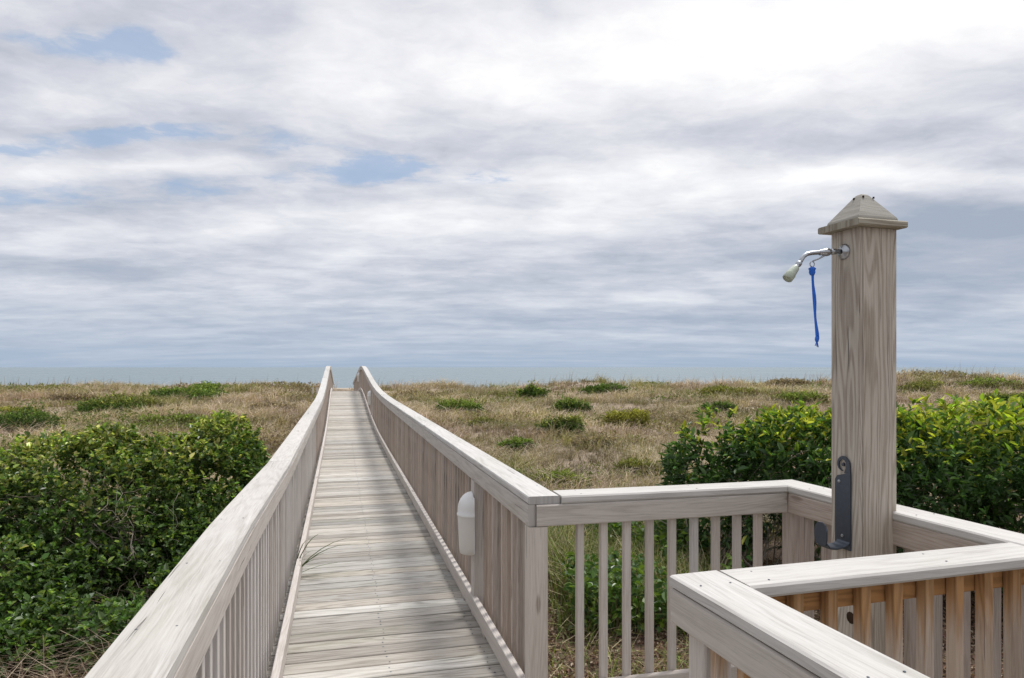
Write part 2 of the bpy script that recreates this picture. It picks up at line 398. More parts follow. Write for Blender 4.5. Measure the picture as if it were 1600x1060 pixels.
n.put(b.inputs['Base Color'], c); b.inputs['Roughness'].default_value = .95; b.inputs['Specular IOR Level'].default_value = .1
bump(n, b, n.m('ADD', n3, n.m('MULTIPLY', n4, .5)), .9, .03)
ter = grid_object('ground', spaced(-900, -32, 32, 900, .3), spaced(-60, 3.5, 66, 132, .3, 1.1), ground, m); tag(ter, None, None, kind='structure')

m, n, b, o = mat('sea_water')
tcn = n.new('ShaderNodeTexCoord'); pos = tcn.outputs['Object']
h1 = n.noise(n.vmul(pos, (.05, .16, 1)), 1, 6, .6); h2 = n.noise(n.vmul(pos, (.35, .9, 1)), 1, 5, .6); h3 = n.noise(n.vmul(pos, (.004, .02, 1)), 1, 4, .5)
n.put(b.inputs['Base Color'], n.mix(h3, (.085, .132, .15), (.155, .205, .22)))
n.put(b.inputs['Roughness'], n.m('MULTIPLY_ADD', h3, .3, .15)); b.inputs['IOR'].default_value = 1.33
bump(n, b, n.m('ADD', n.m('MULTIPLY', h1, 1.0), n.m('MULTIPLY', h2, .35)), .9, .55)
sea = grid_object('sea', spaced(-26000, -400, 400, 26000, 40, 1.5), spaced(86, 86, 400, 30000, 20, 1.4), lambda X, Y: X * 0 - 4.25, m); tag(sea, None, None, kind='structure')

# ------------------------------------------------------------------ boardwalk
bw = tag(empty('boardwalk', (0, 0, 0)), 'grey weathered plank boardwalk rising over the dunes towards the sea', 'boardwalk')
mb = MB(); s_ = S0; TL, TR = -.455, 1.0
# planks, each with its own tone, cupping and slightly uneven ends
PW_ = .1395
while s_ < S1:
    zz = deckz(s_ + .07); sl_ = deckz(s_ + .14) - deckz(s_)
    ax = (WA * .14 + UP * sl_).normalized(); az = WT.cross(ax) * -1
    if az.z < 0: az = -az
    g = rng.choice([.72, .82, .9, .95, 1, 1, 1.05, 1.1, 1.2, 1.28]) * rng.uniform(.95, 1.05); d = rng.uniform(-.03, .035)
    tw = rng.uniform(-.0025, .0025)
    mb.beam([ws(s_ + .07, TL - rng.uniform(0, .02), zz - .019 + tw), ws(s_ + .07, (TL + TR) / 2, zz - .019), ws(s_ + .07, TR + rng.uniform(0, .02), zz - .019 - tw)], ax, az,
            rect(PW_ - .008 - rng.uniform(0, .006), .038 + rng.uniform(-.002, .002), .004), tint=(g * (1 + d), g, g * (1 - d)))
    s_ += PW_
# the planks of the shower landing and of the near deck, running beside the walk
EU = Vector((.9592, .2826, 0)); EV = Vector((-.2826, .9592, 0))      # the landing's own frame: EU to the right, EV away from the camera
mb2 = MB()
for k in range(31):
    v_ = -1.0 + k * .1395 + .0
    c0 = Vector((0, 0, 0)) + EV * v_
    # from the walk's right edge to the railing by the hedge
    t_hit = (1.012 - c0.dot(WT)) / EU.dot(WT)
    p0 = c0 + EU * t_hit; p1 = c0 + EU * 2.40
    if v_ > 2.93: continue
    g = rng.uniform(.75, 1.15)
    mb2.beam([p0 - UP * .0195, p1 - UP * .0195], EV, UP, rect(.134, .038, .004), tint=(g, g, g * .98))
mb.build('deck_plank', M['plank'], bw)
sc = MB(); s_ = S0
while s_ < 15:
    for tt in (-.40, .26, .80):
        for e_ in (.035, .10):
            sc.lathe(ws(s_ + e_ + rng.uniform(-.008, .008), tt + rng.uniform(-.012, .012), deckz(s_ + .07) + .0006), UP, [(.0052, 0), (.0048, .0008), (.0001, .0009)], 7)
    s_ += PW_
sc.build('screw', M['iron'], bw)['kind'] = 'stuff'
mb2.build('landing_plank', M['plank'], bw)
mb = MB()
for tt in (-.40, .26, .94):
    pts = [ws(q, tt, deckz(q) - .145) for q in np.arange(S0, S1, .7)]
    mb.beam(pts, WT, UP, rect(.04, .2, .004))
mb.build('joist', M['fascia'], bw)
for q in np.arange(2.4, 45, 2.4):
    for tt in (-.475, 1.06):
        p = ws(q, tt); g_ = gz(p.x, p.y)
        MB().beam([(p.x, p.y, g_ - .4), (p.x, p.y, deckz(q) - .06)], WT, WA, rect(.09, .09, .006)).build('piling', M['fascia'], bw)
for uu, vv in ((1.2, 2.95), (2.35, 2.85), (2.35, 1.0), (1.2, 1.0)):
    p = EU * uu + EV * vv; MB().beam([(p.x, p.y, -1.5), (p.x, p.y, -.06)], EU, EV, rect(.09, .09, .006)).build('piling', M['fascia'], bw)

# ------------------------------------------------------------------ railings
def jitter(p, a=.0015): return [(x + rng.uniform(-a, a), y + rng.uniform(-a, a)) for x, y in p]
def cap_pieces(mb, path, A, prof, joints, gap=.004):
    """path: function s -> point; one board between two joints"""
    for a, b_ in zip(joints, joints[1:]):
        qs = list(np.linspace(a + gap / 2, b_ - gap / 2, max(2, int((b_ - a) / .45) + 1)))
        mb.beam([path(q) for q in qs], A, UP, jitter(prof), tint=tone(.93, 1.07, .015))
bal_h = RT - CT - FH - .03 + .06
def baluster_meshes(material, length, w_=.036, d_=.036, n_=6, A=WA, B=WT, zb=0.0, lo=.8, hi=1.15):
    out = []
    for k in range(n_):
        q = MB(); q.beam([(0, 0, 0), (0, 0, length)], A, B, rect(w_, d_, .002), tint=tone(lo, hi, .04), u0=zb); out.append(q.mesh('baluster', material))
    return out
def balusters(root, meshes, places, limit=100):
    """the nearest as parts of their own, the rest as one mesh"""
    for p in places[:limit]:
        o_ = bpy.data.objects.new('baluster', rng.choice(meshes)); COL.objects.link(o_); o_.parent = root
        o_.location = p; 
    rest = places[limit:]
    if rest:
        q = MB(); L = max(v.co.z for v in meshes[0].vertices)
        for p in rest: q.beam([p, p + UP * L], WA, WT, rect(.036, .036, .002), tint=tone(.8, 1.15, .04))
        o_ = q.build('far_baluster', M['bal'], root); o_['kind'] = 'stuff'

def nails(root, pts, A):
    q = MB()
    for p in pts:
        for e_ in (-.045, .045):
            q.lathe(Vector(p) + A * (e_ + rng.uniform(-.008, .008)), UP, [(.0034, 0), (.003, .0006), (.0001, .0007)], 7)
    o_ = q.build('screw', M['iron'], root); o_['kind'] = 'stuff'
def walk_rail(label, cap_t, fas_t, bal_t, bot_t, post_ts, dip, start, joints, bal0, material, post_spots):
    root = tag(empty('wooden_railing', ws(start, cap_t[0])), label, 'railing', 'weathered wooden railings')
    inv = -Vector(root.location)
    def lift(fn): return lambda q: fn(q) + inv
    zt = lambda q: deckz(q) + RT + dip(q)
    q = MB(); cap_pieces(q, lift(lambda s: ws(s, 0, zt(s))), WT, rect_at(cap_t[0], cap_t[1], -CT, 0, .006), joints); q.build('handrail', M['cap'], root)
    nails(root, [lift(lambda s: ws(s, (cap_t[0] + cap_t[1]) / 2, zt(s) + .0004))(q_ + rng.uniform(-.05, .05)) for q_ in list(np.arange(joints[0] + .25, 13, .61)) + [j_ + d_ for j_ in joints[1:4] for d_ in (-.04, .04)]], WT)
    q = MB(); fj = [start] + [j + .8 for j in joints[1:-1]] + [S1]
    cap_pieces(q, lift(lambda s: ws(s, 0, zt(s) - CT - .0015)), WT, rect_at(fas_t[0], fas_t[1], -FH, 0, .004), fj); q.build('fascia', M['fascia'], root)
    q = MB(); bj = [start + .004] + [j + .3 for j in joints[1:-1]] + [S1]
    cap_pieces(q, lift(lambda s: ws(s, 0, deckz(s) + .137)), WT, rect_at(bot_t[0], bot_t[1], -.108, 0, .004), bj); q.build('bottom_rail', M['pale'], root)
    for sp in np.arange(joints[0] + .3, 27, .7):               # spacer blocks that keep the bottom rail off the planks
        q = MB(); q.beam([ws(sp - .05, 0, deckz(sp) + .0005) + inv, ws(sp + .05, 0, deckz(sp) + .0005) + inv], WT, UP, rect_at(bot_t[0] + .006, bot_t[1] - .002, 0, .029, .002))
        q.build('spacer_block', M['fascia'], root)
    for ps in post_spots:
        q = MB(); bz = deckz(ps) + .0005 if post_ts[0] > 0 else deckz(ps) - .25
        q.beam([ws(ps, 0, bz) + inv, ws(ps, 0, zt(ps) - CT - FH * (post_ts[0] > 0) - .003) + inv], WT, WA, [(x + (post_ts[0] + post_ts[1]) / 2, y) for x, y in rect(post_ts[1] - post_ts[0], .088, .006)], tint=tone(.92, 1.05))
        q.build('post', M['pale'], root)
    places = []
    sp = bal0
    while sp < S1 - .2:
        if post_ts[0] > 0 and any(abs(sp - ps) < .065 for ps in post_spots): sp += .06; continue
        places.append(ws(sp, (bal_t[0] + bal_t[1]) / 2, deckz(sp) - .06) + inv); sp += .1215 + rng.uniform(-.004, .004)
    ms = baluster_meshes(material, RT - CT - .04 + .02, d_=bal_t[1] - bal_t[0])
    balusters(root, ms, places)
    return root
Ljo = [S0, 5.09, 9.3, 13.4, 17.3, 21.2, 24.8, 28.2, 31.7, 36, 41, S1]
walk_rail('long pale railing on the left of the boardwalk, grass tuft growing through its foot', (-.486, -.331), (-.367, -.3325), (-.4065, -.3690), (-.321, -.283), (-.50, -.412),
          dipL, S0, Ljo, -.6, M['pale'], [2.0, 6.4, 10.8, 15.2, 19.6, 24, 28.5, 33, 38, 43])
Rst = 3.054
Rjo = [Rst, 7.1, 11.0, 14.9, 18.4, 21.8, 25.3, 28.6, 32, 36.5, 41, S1]
walk_rail('long railing on the right of the boardwalk, white half-round lights mounted along it', (.850, 1.005), (.8515, .886), (.905, .941), (.838, .876), (.848, .936),
          lambda q: 0, Rst, Rjo, Rst + .16, M['bal'], [4.42, 19.35, 30.4])

def straight_rail(label, P0, U, Vv, L, cap_w, fas_d, fas_w, fas_h, bal_d, mats, post_us=(), bal_from=.1, bal_to=None, bottom=True, post_d=None, cap_ext=(0, 0), fas_ext=0, bal_top_gap=0, pitch=.1205, post_mat='pale'):
    """P0: start of the cap's reference edge at the deck, U along it, Vv across the cap; *_d are distances across"""
    root = tag(empty('wooden_railing', P0), label, 'railing', 'weathered wooden railings')
    capm, fasm, balm = mats
    q = MB(); q.beam([U * cap_ext[0] + UP * RT, U * (L / 2) + UP * (RT - .001), U * (L + cap_ext[1]) + UP * RT], Vv, UP, jitter(rect_at(0, cap_w, -CT, 0, .007)), tint=tone(.99, 1.06, .01)); q.build('handrail', M[capm], root)
    nails(root, [U * (u_ + rng.uniform(-.03, .03)) + Vv * (cap_w / 2) + UP * (RT + .0004) for u_ in np.arange(.10, L, .62)], Vv)
    q = MB(); q.beam([U * (.0025 + fas_ext) + UP * (RT - CT - .0015), U * (L - .0025) + UP * (RT - CT - .0015)], Vv, UP, jitter(rect_at(fas_d, fas_d + fas_w, -fas_h, 0, .005), .001), tint=tone(.97, 1.04, .01)); q.build('fascia', M[fasm], root)
    if bottom:
        q = MB(); q.beam([U * .004 + UP * .137, U * (L - .004) + UP * .137], Vv, UP, rect_at(fas_d, fas_d + fas_w, -.09, 0, .004)); q.build('bottom_rail', M['pale'], root)
    for pu_ in post_us:
        q = MB(); c_ = U * pu_ + Vv * post_d
        q.beam([c_ - UP * .25, c_ + UP * (RT - CT - .003)], U, Vv, rect(.088, .088, .006), tint=tone(.97, 1.05, .01)); q.build('post', M[post_mat], root)
    places = []; bu = bal_from
    while bu < (bal_to or L - .05):
        places.append(U * bu + Vv * bal_d + UP * .05); bu += pitch
    ms = baluster_meshes(M[balm], RT - CT - .053 - bal_top_gap, A=U, B=Vv, zb=.05, w_=.034, d_=.036, lo=.9, hi=1.1)
    balusters(root, ms, places)
    return root
# between the walk's corner post and the corner by the hedge (parallel to the sea)
BU = Vector((.9713, .2378, 0)); BV = Vector((-.2378, .9713, 0))
PB = Vector((.2334, 3.193, 0)); PC = Vector((1.4055, 3.480, 0))
LB = (PC - PB).dot(BU)
rB = straight_rail('short railing from the boardwalk corner post to the corner by the hedge, facing the dunes', PB, BU, BV, LB, .155, .0015, .035, FH, .058, ('cap', 'fascia', 'pale'),
                   post_us=(), bal_from=.108, bal_to=LB - .06, fas_ext=-.124)
# its corner post under the joint of the two caps
q = MB(); c0 = -BU * .111 + BV * .049
q.beam([c0 - UP * .25, c0 + UP * (RT - CT - FH - .004)], BU, BV, rect(.092, .088, .006), tint=(1.04, 1.03, 1.0)); q.build('post', M['pale'], rB)
# railing behind the shower post, coming back towards the camera beside the hedge
CU = Vector((.2800, -.9600, 0)); CV = Vector((.9600, .2800, 0))
rC = straight_rail('railing running behind the shower post along the dark foot of the leafy hedge', PC, CU, CV, 2.6, .155, .0015, .035, FH, .058, ('cap', 'bal', 'bal'),
                   post_us=(-.055, 1.32), post_d=.082, bal_from=.085, cap_ext=(-.157, 0), post_mat='bal')
# railing in front of the shower post: back edge of the cap is the reference, section goes towards the camera
PQ = Vector((.4585, 1.985, 0)); DU = -EV
LE = 1.304
rE = straight_rail('railing in front of the shower post, orange-brown sheltered wood under its pale cap', PQ + EU * .1615, EU, DU, LE - .1615, .158, .045, .036, .083, .102, ('cap', 'freshrail', 'fresh'),
                   bal_from=.068, bottom=True, pitch=.120)
# nearest railing, running down out of the bottom of the picture
rD = straight_rail('nearest railing, a broad pale cap and split fascia running out towards the camera', PQ, DU, EU, 1.85, .160, .0015, .036, FH, .060, ('cap', 'fascia', 'fresh'),
                   post_us=(.075,), post_d=.085, bal_from=.16)

# ------------------------------------------------------------------ lights on the right railing
def wall_light(s_, label, first=None):
    root = empty('wall_light', ws(s_, .846, deckz(s_) + .412))
    tag(root, label, 'light', 'half-round lights on the boardwalk railing')
    inn = -WT
    prof = [(.064, 0), (.068, .004), (.072, .05), (.076, .15), (.080, .262)]
    # half-round shell standing off the post; the flat back lies against it
    dome = [(.0835, .258), (.0845, .268), (.080, .274), (.079, .30)] + [(.079 * math.cos(a), .30 + .115 * math.sin(a)) for a in np.linspace(.12, math.pi / 2 - .02, 9)]
    prof = [(r_ * 1.17, h_) for r_, h_ in prof]; dome = [(r_ * 1.17, h_ * .965) for r_, h_ in dome]
    q = MB(); q.lathe((0, 0, 0), UP, [(.001, .002)] + prof, 18, span=(-math.pi / 2, math.pi / 2), ref=inn)
    q.build('lamp_shade', M['lens'], root, True)
    q = MB(); q.lathe((0, 0, 0), UP, dome, 18, span=(-math.pi / 2, math.pi / 2), ref=inn); q.build('hood', M['plastic'], root, True)
    q = MB(); q.beam([WT * .0 + UP * .01, WT * .0 + UP * .37], WT, WA, rect_at(-.002, .002, -.09, .09, .0015)); q.build('back_plate', M['plastic'], root)
    return root
wall_light(4.42, 'white half-round light on the boardwalk railing, nearest one, beside the corner post')
wall_light(19.35, 'pale half-round light on the right railing where the boardwalk starts to climb')
wall_light(30.4, 'tiny pale light on the far descending railing beyond the crest of the boardwalk')

# ------------------------------------------------------------------ shower post
F2 = Vector((1.594, 2.853, 0)); s1_, s2_ = .176, .158
FP = F2 - EU * s1_                                               # front corner, towards the camera
sp = tag(empty('shower_post', FP), 'tall square wooden post with a pyramid cap, carrying the shower head and iron hook', 'post')
ZT = 2.207
cen = EU * s1_ / 2 + EV * s2_ / 2
q = MB(); q.beam([EU * .001 + EV * .011 + UP * .0, EU * .001 + EV * .011 + UP * ZT], EU, EV, rect_at(.0205, s1_ - .001, -.0105, .011, .003), tint=(1.02, 1.0, .97), uo=3.2, vo=1.1); q.build('front_board', M['post'], sp)
q = MB(); q.beam([EV * 0 + UP * .0, EV * 0 + UP * ZT], EU, EV, rect_at(0, .0195, 0, s2_, .003), tint=(.93, .92, .90), uo=11.3, vo=2.3); q.build('side_board', M['post'], sp)
q = MB(); q.beam([UP * 0, UP * ZT], EU, EV, rect_at(s1_ - .0005, s1_ + .028, .010, s2_ - .03, .003), tint=(1.12, 1.1, 1.06)); q.build('side_board', M['post'], sp)
q = MB(); q.beam([UP * 0, UP * ZT], EU, EV, rect_at(.021, s1_ - .014, s2_ - .02, s2_ - .001, .003)); q.build('back_board', M['post'], sp)
q = MB(); q.beam([cen + UP * (ZT + .015) - EU * (s1_ / 2 + .037), cen + UP * (ZT + .015) + EU * (s1_ / 2 + .037)], EV, UP, rect(s2_ + .074, .028, .005), tint=(.80, .81, .75), uo=4, vo=8); q.build('cap_board', M['post'], sp)
# pyramid of four mitred mouldings with a worn, nailed top
q = MB()
lv = [(.5, .0), (.5, .010), (.485, .017), (.37, .048), (.25, .080), (.12, .115), (.085, .123), (.05, .127)]
bx, by = s1_ + .022, s2_ + .022; base = len(q.v)
for (k, h_) in lv:
    for sx, sy in ((-1, -1), (1, -1), (1, 1), (-1, 1)):
        q.v.append(tuple(cen + EU * (sx * bx * k) + EV * (sy * by * k) + UP * (ZT + .0295 + h_)))
for i, (k, h_) in enumerate(lv[:-1]):
    for j in range(4):
        j2 = (j + 1) % 4; q.f.append((i * 4 + j, i * 4 + j2, i * 4 + 4 + j2, i * 4 + 4 + j))
        q.uv += [(j * 3.3 - k * bx, h_ * 1.3), (j * 3.3 + k * bx, h_ * 1.3), (j * 3.3 + lv[i + 1][0] * bx, lv[i + 1][1] * 1.3), (j * 3.3 - lv[i + 1][0] * bx, lv[i + 1][1] * 1.3)]; q.t += [(.68, .70, .68)] * 4
n0 = (len(lv) - 1) * 4; q.f.append((n0, n0 + 1, n0 + 2, n0 + 3)); q.uv += [(0, 0)] * 4; q.t += [(.9, .9, .88)] * 4
pc = q.build('pyramid_cap', M['fascia'], sp)
q = MB()
for sx, sy, h_ in ((-.09, -.15, .112), (.17, -.16, .110), (-.155, .06, .110)):
    q.lathe(cen + EU * (sx * bx) + EV * (sy * by) + UP * (ZT + .0295 + h_ - .004), UP, [(.0001, .008), (.004, .007), (.0045, 0)], 8)
q.build('nail', M['round_lump'], pc)
# dark brown rounded lump low on the side board
q = MB(); q.lathe(EV * .045 + UP * .585, -EU, [(.0001, .004), (.014, .0035), (.024, .001), (.025, 0)], 12); q.build('round_lump', M['round_lump'], sp)

# ------------------------------------------------------------------ shower head, pull lever and cord
SH = FP + EV * .082 + UP * 2.117
sh = tag(empty('outdoor_shower', SH), 'chrome shower arm and nozzle sticking out of the side of the tall post', 'shower')
o_ = -EU; 
q = MB(); q.lathe((0, 0, 0), o_, [(.033, 0), (.033, .004), (.028, .010), (.017, .013), (.015, .016), (.0105, .018)], 24); q.build('flange', M['chrome'], sh, True)
q = MB(); pts = [o_ * .012, o_ * .05, o_ * .055 - UP * .001, o_ * .12 - UP * .008, o_ * .165 - UP * .013, o_ * .188 - UP * .018, o_ * .205 - UP * .029, o_ * .218 - UP * .047, o_ * .228 - UP * .062]
q.tube(pts, .0092, 14); q.build('pipe', M['chrome'], sh, True)
q = MB(); q.lathe(o_ * .045 - UP * .001, o_ * .99 - UP * .1, [(.009, 0), (.0125, .002), (.0125, .02), (.0105, .022), (.0105, .028), (.0155, .034), (.0175, .045), (.0155, .060), (.0125, .064), (.0125, .078), (.0095, .082)], 16); q.build('valve', M['chrome'], sh, True)
hd = (o_ * .66 - UP * .75).normalized(); h0 = o_ * .222 - UP * .053
q = MB(); q.lathe(h0, hd, [(.0095, 0), (.0125, .005), (.0125, .016), (.0105, .019), (.0105, .026), (.013, .028)], 20); nz_ = q.build('shower_nozzle', M['chrome'], sh, True)
q = MB(); q.lathe(h0, hd, [(.013, .028), (.0165, .034), (.0195, .062), (.0205, .066), (.0215, .07), (.0215, .094), (.018, .098), (.0175, .092), (.0001, .090)], 20); q.build('spray_face', M['nozzle'], nz_, True)
q = MB(); lv0 = o_ * .092 - UP * .016; lv1 = o_ * .158 - UP * .046
q.tube([o_ * .085 - UP * .004, lv0, (lv0 + lv1) / 2 - UP * .002, lv1], [.006, .0045, .0035, .0035], 8)
rc = lv1 + o_ * .004 - UP * .013
q.tube([rc + (o_ * math.cos(a) + UP * math.sin(a)) * .011 for a in np.linspace(0, 2 * math.pi, 15)], .0022, 6)
q.build('lever', M['chrome'], sh, True)
cd = tag(empty('pull_cord', SH + rc - UP * .011), 'bright blue knotted cord hanging from the ring of the shower lever', 'cord')
q = MB(); L_ = .312
pts = []
for k in range(15):
    a = k / 14; pts.append(EU * (.022 * a + .0015 * math.sin(a * 5)) + EV * (.004 * math.sin(a * 5)) - UP * (a * L_))
q.tube(pts, .0046, 7)
q.tube([p + EU * (.0055 + .001 * math.cos(i * .9)) - UP * .010 + EV * (.004 * math.sin(i * .9)) for i, p in enumerate(pts[:-1])], .0040, 7); q.build('strand', M['blue'], cd, True)
q = MB(); q.lathe((0, 0, -.022), UP, [(.0001, -.016), (.009, -.012), (.013, -.002), (.012, .008), (.016, .014), (.009, .02), (.0001, .022)], 12)
q.lathe(pts[-1] + UP * .012, UP, [(.0001, -.014), (.006, -.011), (.0085, -.002), (.0075, .008), (.0001, .014)], 10)
for k in range(7):                                              # frayed end
    e_ = EU * rng.uniform(-.007, .007) + EV * rng.uniform(-.007, .007)
    q.tube([pts[-1] + e_ * .3, pts[-1] + e_ - UP * rng.uniform(.014, .024)], .0016, 5)
q.build('round_lump', M['blue'], cd, True)

# ------------------------------------------------------------------ iron hose hook
HK = FP + EV * .083
hk = tag(empty('hose_hook', HK + UP * .885), 'dark blued iron hook with a curled top screwed to the side of the shower post', 'hook')
def plate(mb, outline, O, A, B, N, th):
    """flat bar cut to an outline: outline in (a,b), thickness th along N"""
    base = len(mb.v); k = len(outline)
    for d in (0, th):
        for a, b_ in outline: mb.v.append(tuple(Vector(O) + A * a + B * b_ + N * d))
    mb.f.append(tuple(range(base + k - 1, base - 1, -1))); mb.f.append(tuple(range(base + k, base + 2 * k)))
    mb.uv += [(0, 0)] * 2 * k; mb.t += [(1, 1, 1)] * 2 * k
    for i in range(k):
        i2 = (i + 1) % k; mb.f.append((base + i, base + i2, base + k + i2, base + k + i)); mb.uv += [(0, 0)] * 4; mb.t += [(1, 1, 1)] * 4
A_, N_ = -EV, -EU                                               # a: towards the front corner, n: out of the side board
q = MB()
plate(q, [(-.042, -.02), (.044, -.02), (.044, .30), (.03, .302), (-.03, .285), (-.042, .268), (-.042, .02)], N_ * .003, A_, UP, N_, .006)
q.build('back_plate', M['iron'], hk)
for z_ in (.035, .262):
    MB().lathe(N_ * .0088 + A_ * (-.018 if z_ > .1 else .0) + UP * z_, N_, [(.0075, 0), (.0065, .003), (.0001, .0042)], 10).build('screw', M['chrome'], hk)
q = MB()                                                        # the curl at the top: a flat bar rolled round
ring = []
for k in range(21):
    a = R(-20) + R(285) * k / 20; r_ = .040 - .0006 * k
    ring.append((.002 + r_ * math.cos(a), .335 + r_ * math.sin(a)))
inner = []
for k in range(20, -1, -1):
    a = R(-20) + R(285) * k / 20; r_ = .019 + .0003 * k
    inner.append((.002 + r_ * math.cos(a), .335 + r_ * math.sin(a)))
for i in range(20):
    plate(q, [ring[i], ring[i + 1], inner[19 - i], inner[20 - i]], N_ * .003, A_, UP, N_, .006)
plate(q, [(.044, .299), (.041, .325), (.020, .332), (.018, .318), (.010, .3)], N_ * .0033, A_, UP, N_, .006)
q.lathe(N_ * .003 + A_ * .002 + UP * .335, N_, [(.0001, .007), (.007, .006), (.008, 0)], 12)
q.build('curl', M['iron'], hk)
q = MB()
arm = [(.0, .018), (.010, .004), (.03, -.004), (.07, -.008), (.098, -.004), (.112, .012)]
for (a0, z0), (a1, z1) in zip(arm, arm[1:]):
    d0 = Vector((0, 0, 0)) + N_ * (.004 + a0) + UP * z0; d1 = N_ * (.004 + a1) + UP * z1
    q.beam([d0, d1], A_, UP, rect_at(-.030, .040, -.004, .004, .002))
q.build('arm', M['iron'], hk)
q = MB(); tip = N_ * .115 + UP * .006
plate(q, [(-.026, 0), (.030, 0), (.036, .025), (.036, .062), (.028, .084), (.010, .094), (-.014, .092), (-.030, .078), (-.036, .052), (-.034, .022)], tip, A_, UP, N_, .006)
q.build('tip', M['iron'], hk)

# ------------------------------------------------------------------ leaves, blades, twigs
def mesh_np(name, v, f4, tint, material, smooth=False, parent=None):
    """v (n,3), quads f4 (m,4), tint per vertex (n,3)"""
    me = bpy.data.meshes.new(name); me.vertices.add(len(v)); me.vertices.foreach_set('co', np.ascontiguousarray(v, 'f').ravel())
    me.loops.add(f4.size); me.loops.foreach_set('vertex_index', f4.astype('i').ravel()); me.polygons.add(len(f4))
    me.polygons.foreach_set('loop_start', np.arange(0, f4.size, 4, dtype='i'))
    me.polygons.foreach_set('use_smooth', np.full(len(f4), smooth))
    me.update(calc_edges=True)
    ca = me.color_attributes.new('tint', 'FLOAT_COLOR', 'POINT'); c_ = np.ones((len(v), 4), 'f'); c_[:, :3] = tint; ca.data.foreach_set('color', c_.ravel())
    me.materials.append(material)
    o_ = bpy.data.objects.new(name, me); COL.objects.link(o_)
    if parent: o_.parent = parent
    return o_
def unit(a): return a / np.maximum(np.linalg.norm(a, axis=-1, keepdims=True), 1e-9)
def leaves(pos_, dirs, ups, L, Wd, tint, fold=.25, droop=.2):
    """one leaf per row: six points, two folded halves"""
    d = unit(dirs); side = unit(np.cross(d, ups)); up = np.cross(side, d)
    L = L[:, None]; Wd = Wd[:, None]
    b0 = pos_; tip = pos_ + d * L - up * L * droop
    m1 = pos_ + d * L * .35 + up * L * .02; m2 = pos_ + d * L * .72 - up * L * droop * .4
    l1 = m1 + side * Wd * .5 + up * Wd * fold; r1 = m1 - side * Wd * .5 + up * Wd * fold
    l2 = m2 + side * Wd * .40 + up * Wd * fold * .8; r2 = m2 - side * Wd * .40 + up * Wd * fold * .8
    v = np.stack([b0, l1, l2, tip, r2, r1], 1).reshape(-1, 3)
    i = np.arange(len(pos_))[:, None] * 6
    f = np.concatenate([i + np.array([[0, 3, 2, 1]]), i + np.array([[0, 5, 4, 3]])], 0)
    return v, f, np.repeat(tint, 6, 0)
def blades(pos_, az, L, Wd, lean, tint, tip_t=1.1):
    """one grass blade per row: a bent strip of two quads with a pointed end"""
    n_ = len(pos_); h = np.stack([np.cos(az), np.sin(az), np.zeros(n_)], -1); sd_ = np.stack([-np.sin(az), np.cos(az), np.zeros(n_)], -1)
    tw = nr.uniform(-1.2, 1.2, n_)[:, None]; sd_ = unit(sd_ + h * tw)
    up = np.array([[0, 0, 1.0]]); L = L[:, None]; Wd = Wd[:, None]; lean = lean[:, None]
    p1 = pos_ + up * L * .55 + h * L * lean * .25; p2 = pos_ + up * L * (1 - lean * .25) + h * L * lean
    v = np.stack([pos_ - sd_ * Wd * .5, pos_ + sd_ * Wd * .5, p1 + sd_ * Wd * .42, p1 - sd_ * Wd * .42, p2 + sd_ * Wd * .10, p2 - sd_ * Wd * .10], 1).reshape(-1, 3)
    i = np.arange(n_)[:, None] * 6
    f = np.concatenate([i + np.array([[0, 1, 2, 3]]), i + np.array([[3, 2, 4, 5]])], 0)
    return v, f, np.repeat(tint, 6, 0)

